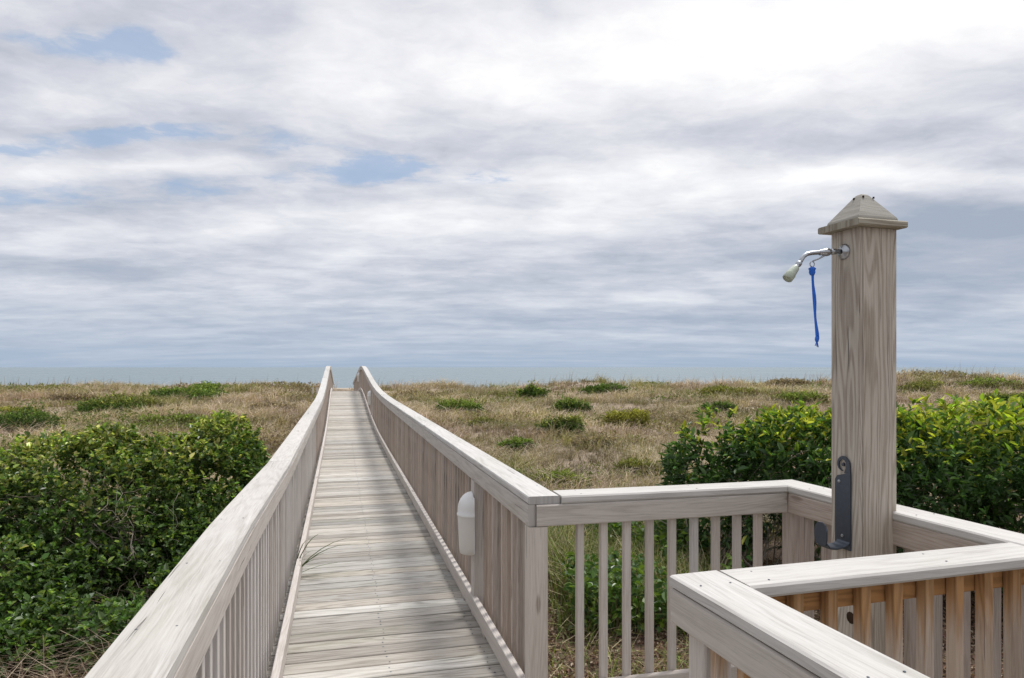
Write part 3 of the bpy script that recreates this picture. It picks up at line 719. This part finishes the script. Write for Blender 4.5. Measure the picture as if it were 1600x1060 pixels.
def leaf_cloud(name, blobs, n_tips, per, L, pal, sunlit_top_pal, material, parent, zfloor, dense=.30, flat=.35, ratio=.5, surf=.72, top_reach=.35, bare=0.0, gaps=1, rag=0.0):
    """sprigs of leaves over a union of lumpy ellipsoids (cx,cy,cz,rx,ry,rz); leaves point outwards, thinner inside"""
    Bv = np.array(blobs, float); vol = (Bv[:, 3] * Bv[:, 4] + Bv[:, 5] * Bv[:, 3] + Bv[:, 4] * Bv[:, 5]); vol = vol / vol.sum()
    k = nr.choice(len(Bv), n_tips, p=vol); d = unit(nr.normal(size=(n_tips, 3)))
    lump = .86 + .28 * fbm((d[:, 0] + k * 3.7) * 2.6 + 20, (d[:, 1] * 2.6 + d[:, 2] * 2.3) + 30, 5, 3)
    r_ = np.where(nr.random(n_tips) < surf, 1 - np.minimum(np.abs(nr.normal(0, .07, n_tips)), .2), nr.random(n_tips) ** .5)
    r_ = r_ + np.minimum(np.abs(nr.normal(0, 1, n_tips)), 1.5) * rag * (nr.random(n_tips) < .35)
    P_ = Bv[k, :3] + d * Bv[k, 3:] * (r_ * lump)[:, None]
    # drop sprigs deep inside another lump, and below the ground
    inside = np.zeros(n_tips, bool)
    for j in range(len(Bv)):
        q_ = ((P_ - Bv[j, :3]) / Bv[j, 3:]) ; inside |= ((q_ ** 2).sum(1) < .5) & (nr.random(n_tips) > dense)
    gap = fbm(P_[:, 0] * 2.4 + 9, P_[:, 2] * 2.8 + P_[:, 1] * 1.9, 21, 3) > (nr.uniform(.34, .46, n_tips) if gaps else -1)
    rel = (P_[:, 2] - zfloor) / max(1e-6, (Bv[:, 2] + Bv[:, 5]).max() - zfloor)
    thin = nr.random(n_tips) > bare * np.clip(1 - rel * 1.9, 0, 1)
    ok = ~inside & (P_[:, 2] > zfloor + .03) & gap & thin
    P_, d, rel = P_[ok], d[ok], rel[ok]; k = k[ok]; n_ = len(P_)
    out = unit(d * np.array([1, 1, .7]) + np.array([0, 0, .45]) + nr.normal(0, .28, (n_, 3)))
    tipv = nr.normal(0, 1, (n_, 1))
    top = np.clip((d[:, 2] - .25) / .6, 0, 1) * np.clip((rel - top_reach) / (1 - top_reach), 0, 1)  # upward-facing sprigs high up take the paler palette: sunlight put into colour
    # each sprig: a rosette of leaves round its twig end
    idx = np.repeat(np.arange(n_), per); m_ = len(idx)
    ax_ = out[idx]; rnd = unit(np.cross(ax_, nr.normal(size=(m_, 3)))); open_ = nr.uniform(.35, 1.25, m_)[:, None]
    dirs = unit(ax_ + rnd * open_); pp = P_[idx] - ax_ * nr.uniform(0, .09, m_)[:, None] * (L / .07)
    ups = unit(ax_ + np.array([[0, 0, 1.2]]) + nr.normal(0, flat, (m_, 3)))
    pal = np.array(pal); sunlit_top_pal = np.array(sunlit_top_pal)
    pa = pal[nr.integers(0, len(pal), m_)]; pb = sunlit_top_pal[nr.integers(0, len(sunlit_top_pal), m_)]
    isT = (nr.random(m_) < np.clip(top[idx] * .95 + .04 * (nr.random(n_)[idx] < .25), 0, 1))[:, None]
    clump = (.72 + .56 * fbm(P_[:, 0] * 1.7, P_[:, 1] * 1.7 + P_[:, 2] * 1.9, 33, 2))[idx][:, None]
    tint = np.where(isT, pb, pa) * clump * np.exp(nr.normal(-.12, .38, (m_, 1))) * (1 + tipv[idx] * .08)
    Ls = L * np.where(nr.random(m_) < .12, nr.uniform(1.1, 1.7, m_), nr.uniform(.55, 1.15, m_))
    v, f, t_ = leaves(pp, dirs, ups, Ls, Ls * ratio * nr.uniform(.8, 1.2, m_), np.clip(tint, .004, .9))
    return mesh_np(name, v, f, t_, material, False, parent)

def twigs(name, roots, heads, n_, rad, material, parent, tint=((1, 1, 1),), wig=.12, sub=2, seg=6):
    """crooked stems from the ground up into the foliage, with side twigs"""
    q = MB()
    def crook(a, b_, k, wg):
        pts = []; off = Vector((0, 0, 0)); L = (b_ - a).length
        for i in range(k + 1):
            off = off * .7 + Vector([max(-1.5, min(1.5, rng.gauss(0, 1))) * wg * min(L, 1.2) * .35 for _ in range(3)]); pts.append(a.lerp(b_, i / k) + off * (0 if i == 0 else 1))
        return pts
    for _ in range(n_):
        a = Vector(roots(rng)); b_ = Vector(heads(rng)); hv = Vector((b_.x - a.x, b_.y - a.y, 0)); hv = hv * min(1, .65 / max(hv.length, 1e-6)); b_ = Vector((a.x + hv.x, a.y + hv.y, b_.z)); pts = crook(a, b_, seg, wig); r0 = rad * rng.uniform(.5, 1.3); tn_ = rng.choice(tint)
        q.tube(pts, [r0 * (1 - .75 * i / seg) for i in range(seg + 1)], 5, tn_)
        for _k in range(sub):
            i = rng.randint(2, seg - 1); c_ = pts[i]; L = (b_ - a).length * rng.uniform(.2, .5)
            e = c_ + Vector((rng.gauss(0, .6), rng.gauss(0, .6), rng.uniform(-.2, .8))).normalized() * L
            q.tube(crook(c_, e, 4, wig * 1.3), [r0 * .5 * (1 - .2 * j) for j in range(5)], 4, tn_)
    return q.build(name, material, parent, True)

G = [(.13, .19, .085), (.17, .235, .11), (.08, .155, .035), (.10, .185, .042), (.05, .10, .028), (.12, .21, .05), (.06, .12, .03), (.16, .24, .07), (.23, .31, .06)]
GT = [(.32, .37, .09), (.40, .42, .13), (.22, .29, .06), (.15, .23, .055), (.46, .43, .16)]  # top leaves of the left hedge, sunlight painted into their tints
# ---- hedge on the left
gl = gz(-5.2, 7.5)
hl = tag(empty('hedge', (-5.4, 7.4, gl)), 'dense bushy dark green hedge left of the boardwalk, bare twigs showing in its lower half', 'hedge')
off = Vector(hl.location)
lb = [(-7.6, 7.5, -.55, 1.35, 1.15, 1.05), (-6.3, 7.6, -.40, 1.3, 1.1, 1.16), (-5.2, 8.2, -.35, 1.25, 1.1, 1.16), (-4.3, 8.8, -.35, 1.1, 1.0, 1.06), (-4.05, 9.5, -.2, .75, .85, .98), (-5.6, 6.95, -.75, 1.15, .75, .82), (-6.9, 6.7, -.85, 1.1, .7, .72), (-3.95, 8.2, -.75, .65, .75, .72), (-8.7, 8.4, -.4, 1.5, 1.3, 1.0), (-4.65, 7.35, -.85, .7, .65, .62), (-3.95, 9.3, .25, .55, .6, .75), (-6.0, 6.35, -1.0, 1.2, .55, .5), (-4.9, 6.75, -1.0, .8, .5, .5), (-7.3, 6.2, -.9, 1.0, .6, .55), (-6.6, 6.0, -.95, 1.0, .5, .62), (-5.4, 6.25, -1.05, .8, .5, .42), (-4.5, 6.9, -1.05, .6, .55, .42), (-4.0, 7.6, -1.0, .55, .6, .48), (-6.0, 5.8, -1.0, .95, .45, .55), (-5.0, 6.05, -1.02, .75, .45, .52), (-4.2, 6.5, -1.02, .55, .5, .55), (-3.3, 6.9, -1.0, .55, .5, .42), (-3.35, 7.6, -.9, .55, .6, .52), (-3.5, 8.4, -.7, .5, .6, .62), (-5.4, 5.6, -1.05, .75, .38, .42), (-4.4, 5.95, -1.05, .5, .4, .42), (-3.6, 6.35, -1.02, .5, .45, .45), (-6.9, 7.9, .35, .6, .6, .5), (-5.0, 8.4, .42, .5, .5, .5)]
lbr = [(a - off.x, b_ - off.y, c_ - off.z, d_, e_, f_) for a, b_, c_, d_, e_, f_ in lb]
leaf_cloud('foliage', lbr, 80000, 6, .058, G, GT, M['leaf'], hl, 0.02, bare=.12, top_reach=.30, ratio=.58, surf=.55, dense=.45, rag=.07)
def lroot(r):
    x = r.uniform(-8.2, -3.9); return (x - off.x, 7.0 + (x + 8.2) * .32 + r.uniform(-.7, .6) - off.y, r.uniform(-.05, .05))
def lhead(r):
    x = r.uniform(-8.2, -3.8); return (x - off.x, 6.6 + (x + 8.2) * .42 + r.uniform(-.5, .9) - off.y, r.uniform(.45, 1.55))
twigs('stem', lroot, lhead, 150, .011, M['bark'], hl, sub=4, wig=.16)
def lroot2(r):
    x = r.uniform(-7.6, -3.9); return (x - off.x, 6.35 + (x + 8.2) * .36 + r.uniform(-.35, .35) - off.y, r.uniform(.0, .5))
def lhead2(r):
    x = r.uniform(-7.8, -3.7); return (x - off.x, 6.15 + (x + 8.2) * .40 + r.uniform(-.3, .45) - off.y, r.uniform(.5, 1.25))
twigs('bare_twig', lroot2, lhead2, 60, .0065, M['twig'], hl, sub=5, wig=.26, seg=8)
# ---- hedge on the right
gr_ = gz(3.4, 8)
hr = tag(empty('hedge', (3.4, 7.8, gr_)), 'broad-leaved hedge with sunlit yellow-green top behind the shower post, dark bare base', 'hedge')
off2 = Vector(hr.location)
rb = [(2.85, 9.0, .08, .85, .8, .98), (3.5, 8.5, .02, 1.05, .9, 1.10), (4.3, 7.9, .05, 1.1, .95, 1.10), (5.1, 7.3, .1, 1.1, 1.0, 1.14), (6.0, 6.9, .12, 1.3, 1.1, 1.14), (7.4, 6.8, .1, 1.5, 1.3, 1.14), (4.1, 9.2, -.05, 1.4, 1.0, 1.1), (5.8, 8.4, 0, 1.6, 1.2, 1.2), (2.6, 9.1, -.35, .55, .6, .6)]
rbr = [(a - off2.x, b_ - off2.y, c_ - off2.z, d_, e_, f_) for a, b_, c_, d_, e_, f_ in rb]
GR = [(.055, .12, .035), (.07, .145, .04), (.045, .10, .03), (.085, .15, .05), (.11, .18, .07)]
GRT = [(.36, .42, .05), (.46, .47, .06), (.25, .36, .045), (.17, .28, .05), (.50, .49, .12)]  # top leaves of the right hedge, lightened in colour as if sunlit
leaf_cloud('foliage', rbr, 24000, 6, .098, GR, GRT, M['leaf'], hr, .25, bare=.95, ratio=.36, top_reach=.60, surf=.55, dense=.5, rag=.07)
def rroot(r):
    x = r.uniform(2.2, 7.2); return (x - off2.x, 9.2 - (x - 2.2) * .5 + r.uniform(-.6, .9) - off2.y, -.02)
def rhead(r):
    x = r.uniform(2.2, 7.4); return (x - off2.x, 9.0 - (x - 2.2) * .5 + r.uniform(-.8, .9) - off2.y, r.uniform(.6, 1.7))
twigs('stem', rroot, rhead, 260, .012, M['twig'], hr, sub=3, wig=.13)

# ---- shrubs on the dunes; photo point of the foot, width and height there in photo pixels
DG = [(.10, .17, .04), (.13, .20, .05), (.07, .13, .03)]; DT = [(.21, .28, .065), (.27, .33, .085)]
OG = [(.13, .14, .05), (.16, .16, .065), (.20, .18, .08)]; OT = [(.29, .28, .10), (.24, .26, .08)]
YG = [(.20, .20, .05), (.25, .23, .06)]; YT = [(.40, .37, .09), (.33, .32, .08)]
KG = [(.06, .105, .035), (.08, .125, .04)]; KT = [(.15, .22, .055)]
BG = [(.26, .20, .155), (.22, .165, .13), (.31, .24, .18)]; BT = [(.38, .30, .23)]
shr = [  # x, foot y, w, h, palette, label
 (290, 622, 112, 19, DG, DT, 'bright green low shrub on the left dune crest under the sea line'),
 (330, 612, 46, 13, DG, DT, 'small bright green shrub topping the left dune crest, nearest to the boardwalk'),
 (168, 652, 92, 34, DG, OT, 'mid-green mound of a shrub on the left dune above the middle of the hedge'),
 (34, 682, 84, 44, KG, KT, 'dark green rounded shrub on the dune at the left edge of the photo'),
 (275, 668, 86, 22, OG, DT, 'olive low shrub on the dune just above the top of the left hedge'),
 (115, 628, 60, 14, BG, BT, 'brownish dry shrub on the far left dune below the sea'),
 (205, 640, 70, 18, OG, OT, 'olive brown shrub between the two greener shrubs of the left dune'),
 (30, 650, 66, 14, YG, YT, 'yellowish low shrub on the left dune above the dark rounded one'),
 (100, 690, 60, 18, OG, OT, 'olive scrub patch beside the dark rounded shrub, at the back of the hedge'),
 (430, 648, 60, 20, BG, BT, 'brown bare scrub on the dune close to the left railing'),
 (716, 651, 64, 24, DG, DT, 'bright green round shrub on the dune right beside the boardwalk climb'),
 (832, 624, 40, 21, DG, DT, 'upright green shrub high on the right dune under the sea line'),
 (947, 614, 62, 14, DG, KT, 'flat dark green shrub on the skyline of the middle dune'),
 (895, 650, 50, 26, KG, DT, 'dark green shrub on the mid dune behind a paler green one'),
 (877, 683, 56, 34, DG, OT, 'soft green shrub on the mid dune in front of a darker one'),
 (978, 672, 62, 32, YG, YT, 'yellow-green loose shrub on the mid dune, brown at its foot'),
 (804, 710, 48, 26, DG, DT, 'small vivid green shrub in tan grass near the right railing'),
 (870, 764, 84, 26, YG, DT, 'low green clump just behind the corner of the railings'),
 (1126, 648, 50, 20, KG, KT, 'dark round shrub on the dune over the left end of the broad-leaved hedge'),
 (1132, 620, 66, 16, YG, OT, 'flat yellow-green shrub with a brown edge on the dune, left of the tall post'),
 (1222, 606, 60, 14, BG, BT, 'reddish brown scrub on the skyline left of the tall post'),
 (1245, 632, 74, 20, OG, DT, 'olive shrub on the dune directly behind the left of the tall post'),
 (1450, 612, 76, 15, OG, OT, 'olive low shrub on the far dune right of the tall post'),
 (1550, 608, 110, 15, OG, DT, 'long green-olive shrub near the skyline at the right edge'),
 (1580, 632, 70, 20, DG, OT, 'green shrub above the hedge at the right edge of the photo'),
 (650, 622, 56, 12, BG, BT, 'brown dry scrub on the dune skyline right of the boardwalk'),
 (760, 668, 50, 14, OG, OT, 'faint olive scrub in the tan grass below the bright round shrub'),
 (1000, 740, 70, 22, OG, OT, 'olive tuft of scrub in the tan field left of the broad-leaved hedge'),
 (930, 696, 60, 16, BG, BT, 'brown scrub patch in the middle of the tan field'),
]
halo = []
for px, py, wpx, hpx, pal, tp, lab in shr:
    p = on_ground(px, py); k_ = p.y / F; W2, H2 = wpx * k_ / 2 * 1.08, hpx * k_ * 1.08
    root = tag(empty('dune_shrub', p), lab, 'shrub', 'scrub growing on the dunes')
    halo.append((p.x, p.y, W2, pal))
    bl = []
    for i in range(5):
        fx = (-.62, -.3, 0, .32, .62)[i] + rng.uniform(-.1, .1); bl.append((fx * W2, rng.uniform(-.6, .6) * W2 * .8, H2 * rng.uniform(.20, .45), W2 * rng.uniform(.42, .55), W2 * rng.uniform(.35, .5), H2 * rng.uniform(.42, .62) * (1 - .35 * abs(fx))))
    Lf = max(.06, min(.17, 3.4 * k_)); area = W2 * H2 * 4 / (Lf * Lf)
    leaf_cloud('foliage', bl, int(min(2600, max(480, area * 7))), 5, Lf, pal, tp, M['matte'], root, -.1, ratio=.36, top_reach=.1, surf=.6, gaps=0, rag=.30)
    twigs('stem', lambda r: (r.uniform(-.3, .3) * W2, r.uniform(-.2, .2) * W2, -.05), lambda r: (r.uniform(-.7, .7) * W2, r.uniform(-.4, .4) * W2, H2 * r.uniform(.5, .95)), 9, .010 + .0004 * p.y, M['bark'], root, sub=1, seg=4)

# ---- dry grass over the dunes
def on_walk(x, y, a=-.75, b_=1.25):
    t_ = x * WT.x + y * WT.y; return (t_ > a) & (t_ < b_)
def near_hedge(x, y):
    k = np.zeros(len(x), bool)
    for bl in lb + rb: k |= ((x - bl[0]) / (bl[3] * .95)) ** 2 + ((y - bl[1]) / (bl[4] * .95)) ** 2 < 1
    return k
def scatter(n_, y0, y1, pw=1.0, half=.86, pad=2.5):
    u_ = nr.random(n_)
    y = y0 * (y1 / y0) ** u_ if pw == 1 else (y0 ** (1 - pw) + u_ * (y1 ** (1 - pw) - y0 ** (1 - pw))) ** (1 / (1 - pw))
    x = nr.uniform(-1, 1, n_) * (y * half + pad); return x, y
TAN = np.array([(.57, .465, .34), (.52, .415, .31), (.46, .365, .275), (.63, .53, .40), (.43, .33, .25)])
PINK = np.array([(.50, .375, .31), (.43, .32, .265), (.56, .43, .36)])
OLV = np.array([(.30, .28, .12), (.24, .235, .095), (.38, .335, .17)])
def grass_field(n_cl, per):
    x, y = scatter(n_cl, 8.6, 64, .75)
    dens = fbm(x * .22 + 3, y * .22, 41, 4); sandy = fbm(x * .35 + 31, y * .35 + 7, 55, 3)
    ok = ~on_walk(x, y) & ~near_hedge(x, y) & (nr.random(n_cl) < np.clip(.75 + 2.2 * (dens - .35), .45, 1)) & ~((y > 36) & (sandy > .68) & (nr.random(n_cl) < .7))
    ok &= ~((y < 11) & (x > .9) & (x < 3)) | (nr.random(n_cl) < .25)
    x, y = x[ok], y[ok]; c_ = len(x)
    pt = fbm(x * .30 + 11, y * .22 + 2, 61, 4); gp = fbm(x * .27 + 70, y * .24 + 9, 71, 4)
    idx = np.repeat(np.arange(c_), per); m_ = len(idx); az = nr.uniform(0, 2 * math.pi, m_); rad = np.abs(nr.normal(0, 1, m_)) * (.05 + .0042 * y[idx])
    bx_, by_ = x[idx] + rad * np.cos(az), y[idx] + rad * np.sin(az); bz_ = ground(bx_, by_) - .02
    br = fbm(x * .55 + 40, y * .42 + 13, 83, 4)[idx][:, None]; D = y[idx]; hc = nr.uniform(.6, 1.3, c_)[idx] * (.7 + .6 * dens[ok][idx])
    L = (.31 + .0030 * D) * hc * np.clip(.45 + 1.6 * (br[:, 0] - .15), .5, 1.5) * nr.uniform(.6, 1.4, m_); Wd = (.004 + .00062 * D) * nr.uniform(.7, 1.3, m_)
    tan_ = TAN[nr.integers(0, 5, m_)]; pk = PINK[nr.integers(0, 3, m_)]; ol = OLV[nr.integers(0, 3, m_)]
    wp = np.clip((pt[idx] - .48) * 7 + nr.normal(0, .3, m_), 0, 1)[:, None]; wo_ = np.clip((gp[idx] - .52) * 6 + nr.normal(0, .35, m_) , 0, 1)[:, None]
    tint = tan_ * (1 - wp) + pk * wp; tint = tint * (1 - wo_) + ol * wo_
    tint = tint * nr.uniform(.62, 1.2, (m_, 1)) * (nr.uniform(.72, 1.12, c_)[idx][:, None]) * np.clip(.60 + (br - .3) * 1.5, .42, 1.2)
    # the wind has combed it a little
    az2 = np.where(nr.random(m_) < .35, nr.normal(.4, .7, m_), az)
    v, f, t_ = blades(np.stack([bx_, by_, bz_], -1), az2, L, Wd, nr.uniform(.25, 1.5, m_), tint)
    return mesh_np('dune_grass', v, f, t_, M['grass'])
g_ = grass_field(22000, 17); tag(g_, 'tan and pinkish dry grass covering the dunes on both sides of the boardwalk', 'grass', kind='stuff')
# ---- low creeping scrub that runs through the grass
def cover(n_):
    x, y = scatter(n_, 10, 62, .9)
    a = fbm(x * .17 + 51, y * .21 + 17, 101, 4) + .07 * sstep(-x, 6, 16) * sstep(y, 16, 24); k = np.clip((a - .585 - .11 * (y < 21) * (x > -2)) * 9, 0, 1)
    ok = (nr.random(n_) < k * .75 + .006) & ~on_walk(x, y) & ~near_hedge(x, y); x, y, k, a = x[ok], y[ok], k[ok], a[ok]; c_ = len(x)
    hx, hy, hc_ = [], [], []
    for X_, Y_, w_, pl in halo:
        q_ = int(60 + 40 * w_); rr = nr.uniform(.5, 2.1, q_) * w_; aa = nr.uniform(0, 6.3, q_); hx.append(X_ + rr * np.cos(aa) * 1.3); hy.append(Y_ + rr * np.sin(aa) * .9)
    hx, hy = np.concatenate(hx), np.concatenate(hy); g_ = ~on_walk(hx, hy) & ~near_hedge(hx, hy); hx, hy = hx[g_], hy[g_]
    x, y, k = np.concatenate([x, hx]), np.concatenate([y, hy]), np.concatenate([k, np.full(len(hx), .35)]); c_ = len(x)
    hue = fbm(x * .12 + 5, y * .14 + 77, 111, 3); idx = np.repeat(np.arange(c_), 4); m_ = len(idx); D = y[idx]
    L = (.05 + .0030 * D) * nr.uniform(.6, 1.3, m_)
    px_, py_ = x[idx] + nr.normal(0, .10, m_), y[idx] + nr.normal(0, .10, m_)
    z_ = ground(px_, py_) + nr.uniform(.02, .42, m_) * (.35 + .65 * k[idx])
    d_ = unit(nr.normal(size=(m_, 3)) + np.array([0, 0, .8]))
    A_c = np.array([(.15, .19, .055), (.19, .22, .065), (.11, .15, .045)]); B_c = np.array([(.22, .21, .085), (.27, .25, .10), (.18, .18, .07)]); C_c = np.array([(.24, .18, .13), (.19, .145, .11), (.30, .24, .17)])
    pick = nr.integers(0, 3, m_); h_ = (hue[idx] + nr.normal(0, .05, m_))[:, None]
    tint = np.where(h_ > .56, A_c[pick], np.where(h_ > .45, B_c[pick], C_c[pick])) * nr.uniform(.65, 1.3, (m_, 1))
    v, f, t_ = leaves(np.stack([px_, py_, z_], -1), d_, unit(np.array([[0, 0, 1.0]]) + nr.normal(0, .5, (m_, 3))), L, L * nr.uniform(.3, .5, m_), tint)
    return mesh_np('ground_cover', v, f, t_, M['matte'])
gc = cover(60000); tag(gc, 'low creeping green and olive scrub spreading in patches through the dune grass', 'ground cover', kind='stuff')
# ---- sea oats: tall thin stalks along the far crest
n_ = 2600; x = nr.uniform(-52, 60, n_); y = nr.uniform(44, 64, n_); dn = fbm(x * .2, y * .2 + 4, 91, 3); ok = (dn > .42) & ~on_walk(x, y); x, y = x[ok], y[ok]; n_ = len(x)
v, f, t_ = blades(np.stack([x, y, ground(x, y) - .03], -1), nr.normal(.3, .9, n_), nr.uniform(.5, 1.6, n_) * .9, nr.uniform(.022, .034, n_), nr.uniform(.05, .4, n_), TAN[nr.integers(0, 5, n_)] * .5)
so_ = mesh_np('sea_oats', v, f, t_, M['grass']); tag(so_, 'thin tall dry stalks standing along the dune skyline against the sea', 'grass', kind='stuff')
# ---- green undergrowth behind the short railing
n_ = 11000; cx = nr.uniform(.5, 2.5, 420); cy = nr.uniform(6.7, 10.6, 420); i_ = nr.integers(0, 420, n_); x = cx[i_] + nr.normal(0, .09, n_); y = cy[i_] + nr.normal(0, .09, n_)
ok = ~on_walk(x, y, -.7, 1.15) & (nr.random(n_) < np.clip((y - 6.6) / 1.2, .05, 1)); x, y = x[ok], y[ok]; n_ = len(x)
pal = np.array([(.16, .21, .05), (.10, .15, .04), (.24, .27, .075), (.40, .35, .21), (.36, .30, .19)])
v, f, t_ = blades(np.stack([x, y, ground(x, y) - .02], -1), nr.uniform(0, 6.3, n_), nr.uniform(.15, .6, n_), nr.uniform(.008, .016, n_), nr.uniform(.1, 1.0, n_), pal[nr.integers(0, 5, n_)] * nr.uniform(.6, 1.2, (n_, 1)))
ug = mesh_np('undergrowth', v, f, t_, M['grass']); tag(ug, 'rank green grass and vines behind the short railing', 'undergrowth', kind='stuff')
n_ = 8500; x = nr.uniform(.6, 2.5, n_); y = nr.uniform(6.6, 10.2, n_); ok = (fbm(x * 1.1, y * 1.1, 17, 3) > .46) & ~on_walk(x, y, -.7, 1.2); x, y = x[ok], y[ok]; n_ = len(x)
p_ = np.stack([x, y, ground(x, y) + nr.uniform(.05, .55, n_)], -1); d_ = unit(nr.normal(size=(n_, 3)) * np.array([1, 1, .5]))
v, f, t_ = leaves(p_, d_, unit(np.array([[0, -.3, 1.0]]) + nr.normal(0, .4, (n_, 3))), nr.uniform(.05, .12, n_), nr.uniform(.03, .07, n_), np.array([(.08, .15, .03), (.14, .21, .035), (.05, .10, .025)])[nr.integers(0, 3, n_)])
vi = mesh_np('vine_leaves', v, f, t_, M['leaf']); tag(vi, 'bright vine leaves tangled in the grass behind the short railing', 'vine', kind='stuff')
n_ = 1500; x = nr.uniform(.25, 2.6, n_); y = nr.uniform(4.6, 7.8, n_); ok = ~on_walk(x, y, -.7, 1.12) & (fbm(x * 1.6, y * 1.6, 27, 3) > .47); x, y = x[ok], y[ok]; n_ = len(x)
v, f, t_ = blades(np.stack([x, y, ground(x, y) - .01], -1), nr.uniform(0, 6.3, n_), nr.uniform(.08, .38, n_), nr.uniform(.005, .010, n_), nr.uniform(.5, 1.8, n_), pal[nr.integers(0, 5, n_)] * nr.uniform(.6, 1.2, (n_, 1)))
ug2 = mesh_np('weeds', v, f, t_, M['grass']); tag(ug2, 'thin dry weeds straggling over the leaf-covered soil by the short railing', 'weeds', kind='stuff')
n_ = 2600; x = nr.uniform(-6.9, -2.6, n_); y = nr.uniform(4.6, 7.4, n_); ok = ~on_walk(x, y, -.6, 1.12) & (fbm(x * 1.3, y * 1.3, 29, 3) > .45); x, y = x[ok], y[ok]; n_ = len(x)
v, f, t_ = blades(np.stack([x, y, ground(x, y) + .01], -1), nr.uniform(0, 6.3, n_), nr.uniform(.12, .6, n_), nr.uniform(.004, .008, n_), nr.uniform(.9, 2.4, n_), np.array([(.42, .34, .25), (.30, .22, .16), (.20, .15, .11), (.26, .19, .14)])[nr.integers(0, 4, n_)] * nr.uniform(.6, 1.2, (n_, 1)))
ug3 = mesh_np('dead_twigs', v, f, t_, M['grass']); tag(ug3, 'tangle of dead twigs and dry stems on the soil before the left hedge', 'twigs', kind='stuff')
# ---- fallen leaves on the bare soil
n_ = 85000; x = np.where(nr.random(n_) < .55, nr.uniform(.3, 6.5, n_), nr.uniform(-7.5, -1.8, n_)); y = nr.uniform(3.4, 9.2, n_); ok = ~on_walk(x, y, -.55, 1.1); x, y = x[ok], y[ok]; n_ = len(x)
p_ = np.stack([x, y, ground(x, y) + nr.uniform(.004, .03, n_)], -1); d_ = unit(nr.normal(size=(n_, 3)) * np.array([1, 1, .3]))
pal = np.array([(.27, .17, .12), (.17, .105, .075), (.36, .26, .19), (.08, .05, .035), (.46, .37, .28), (.22, .125, .095)])
v, f, t_ = leaves(p_, d_, unit(np.array([[0, 0, 1.0]]) + nr.normal(0, .4, (n_, 3))), nr.uniform(.02, .065, n_), nr.uniform(.010, .028, n_), pal[nr.integers(0, 6, n_)])
ll = mesh_np('leaf_litter', v, f, t_, M['grass']); tag(ll, 'brown fallen leaves covering the soil under the hedges', 'leaf litter', kind='stuff')
# ---- the grass tuft growing through the foot of the left railing
p = ws(5.55, -.345, .0); tf = empty('grass_tuft', p); tag(tf, 'thin green grass tuft poking through the foot of the left railing onto the planks', 'grass tuft')
spec = [(.34, .10, .25, .007), (.30, .06, .21, .008), (.30, -.02, .10, .006), (.20, .05, .16, .005), (.12, .0, .20, .006), (.16, .10, .30, .005), (.08, .08, .26, .004), (.06, -.04, .15, .006), (.24, -.1, .14, .004), (.13, .02, .12, .008)]
vs, fs, ts = [], [], []; nb = 0
for (a, b_, h_, wd) in spec:
    e = WT * a + WA * b_; k = 7
    for i in range(k):
        u_ = i / (k - 1); c_ = e * (1.45 * u_ ** 1.25) + UP * (h_ * 1.0 * math.sin(u_ * 1.75)) ; ww = wd * 1.6 * (1 - .85 * u_ ** 2) ; sdv = e.cross(UP).normalized()
        vs += [tuple(c_ - sdv * ww), tuple(c_ + sdv * ww)]; gcol = rng.choice([(.05, .085, .02), (.08, .11, .03), (.04, .06, .018)]); ts += [gcol, gcol]
    for i in range(k - 1): fs.append((nb + 2 * i, nb + 2 * i + 1, nb + 2 * i + 3, nb + 2 * i + 2))
    nb += 2 * k
mesh_np('blade', np.array(vs), np.array(fs), np.array(ts), M['grass'], True, tf)
# ---- two pale marker posts far off on the left dune
for px, lab in ((488, 'short pale marker post on the far dune left of the boardwalk, further from it'), (495.5, 'short pale marker post on the far dune left of the boardwalk, against its railing')):
    Y_ = 50.0; X_ = (px - 800) / F * Y_; zt = CH - (607 - 574) / F * Y_; g0 = gz(X_, Y_)
    mp = tag(empty('marker_post', (X_, Y_, g0)), lab, 'post', 'marker posts on the dune')
    q = MB(); q.beam([(0, 0, -.2), (0, 0, max(.35, zt - g0))], (1, 0, 0), (0, 1, 0), rect(.14, .14, .02), tint=(1.2, 1.2, 1.15)); q.build('shaft', M['pale'], mp)
    q = MB(); q.beam([(0, 0, max(.35, zt - g0)), (0, 0, max(.35, zt - g0) + .03), (0, 0, max(.35, zt - g0) + .05)], (1, 0, 0), (0, 1, 0), rect(.17, .17, .02), tint=(1.2, 1.2, 1.15)); q.build('post_cap', M['pale'], mp)
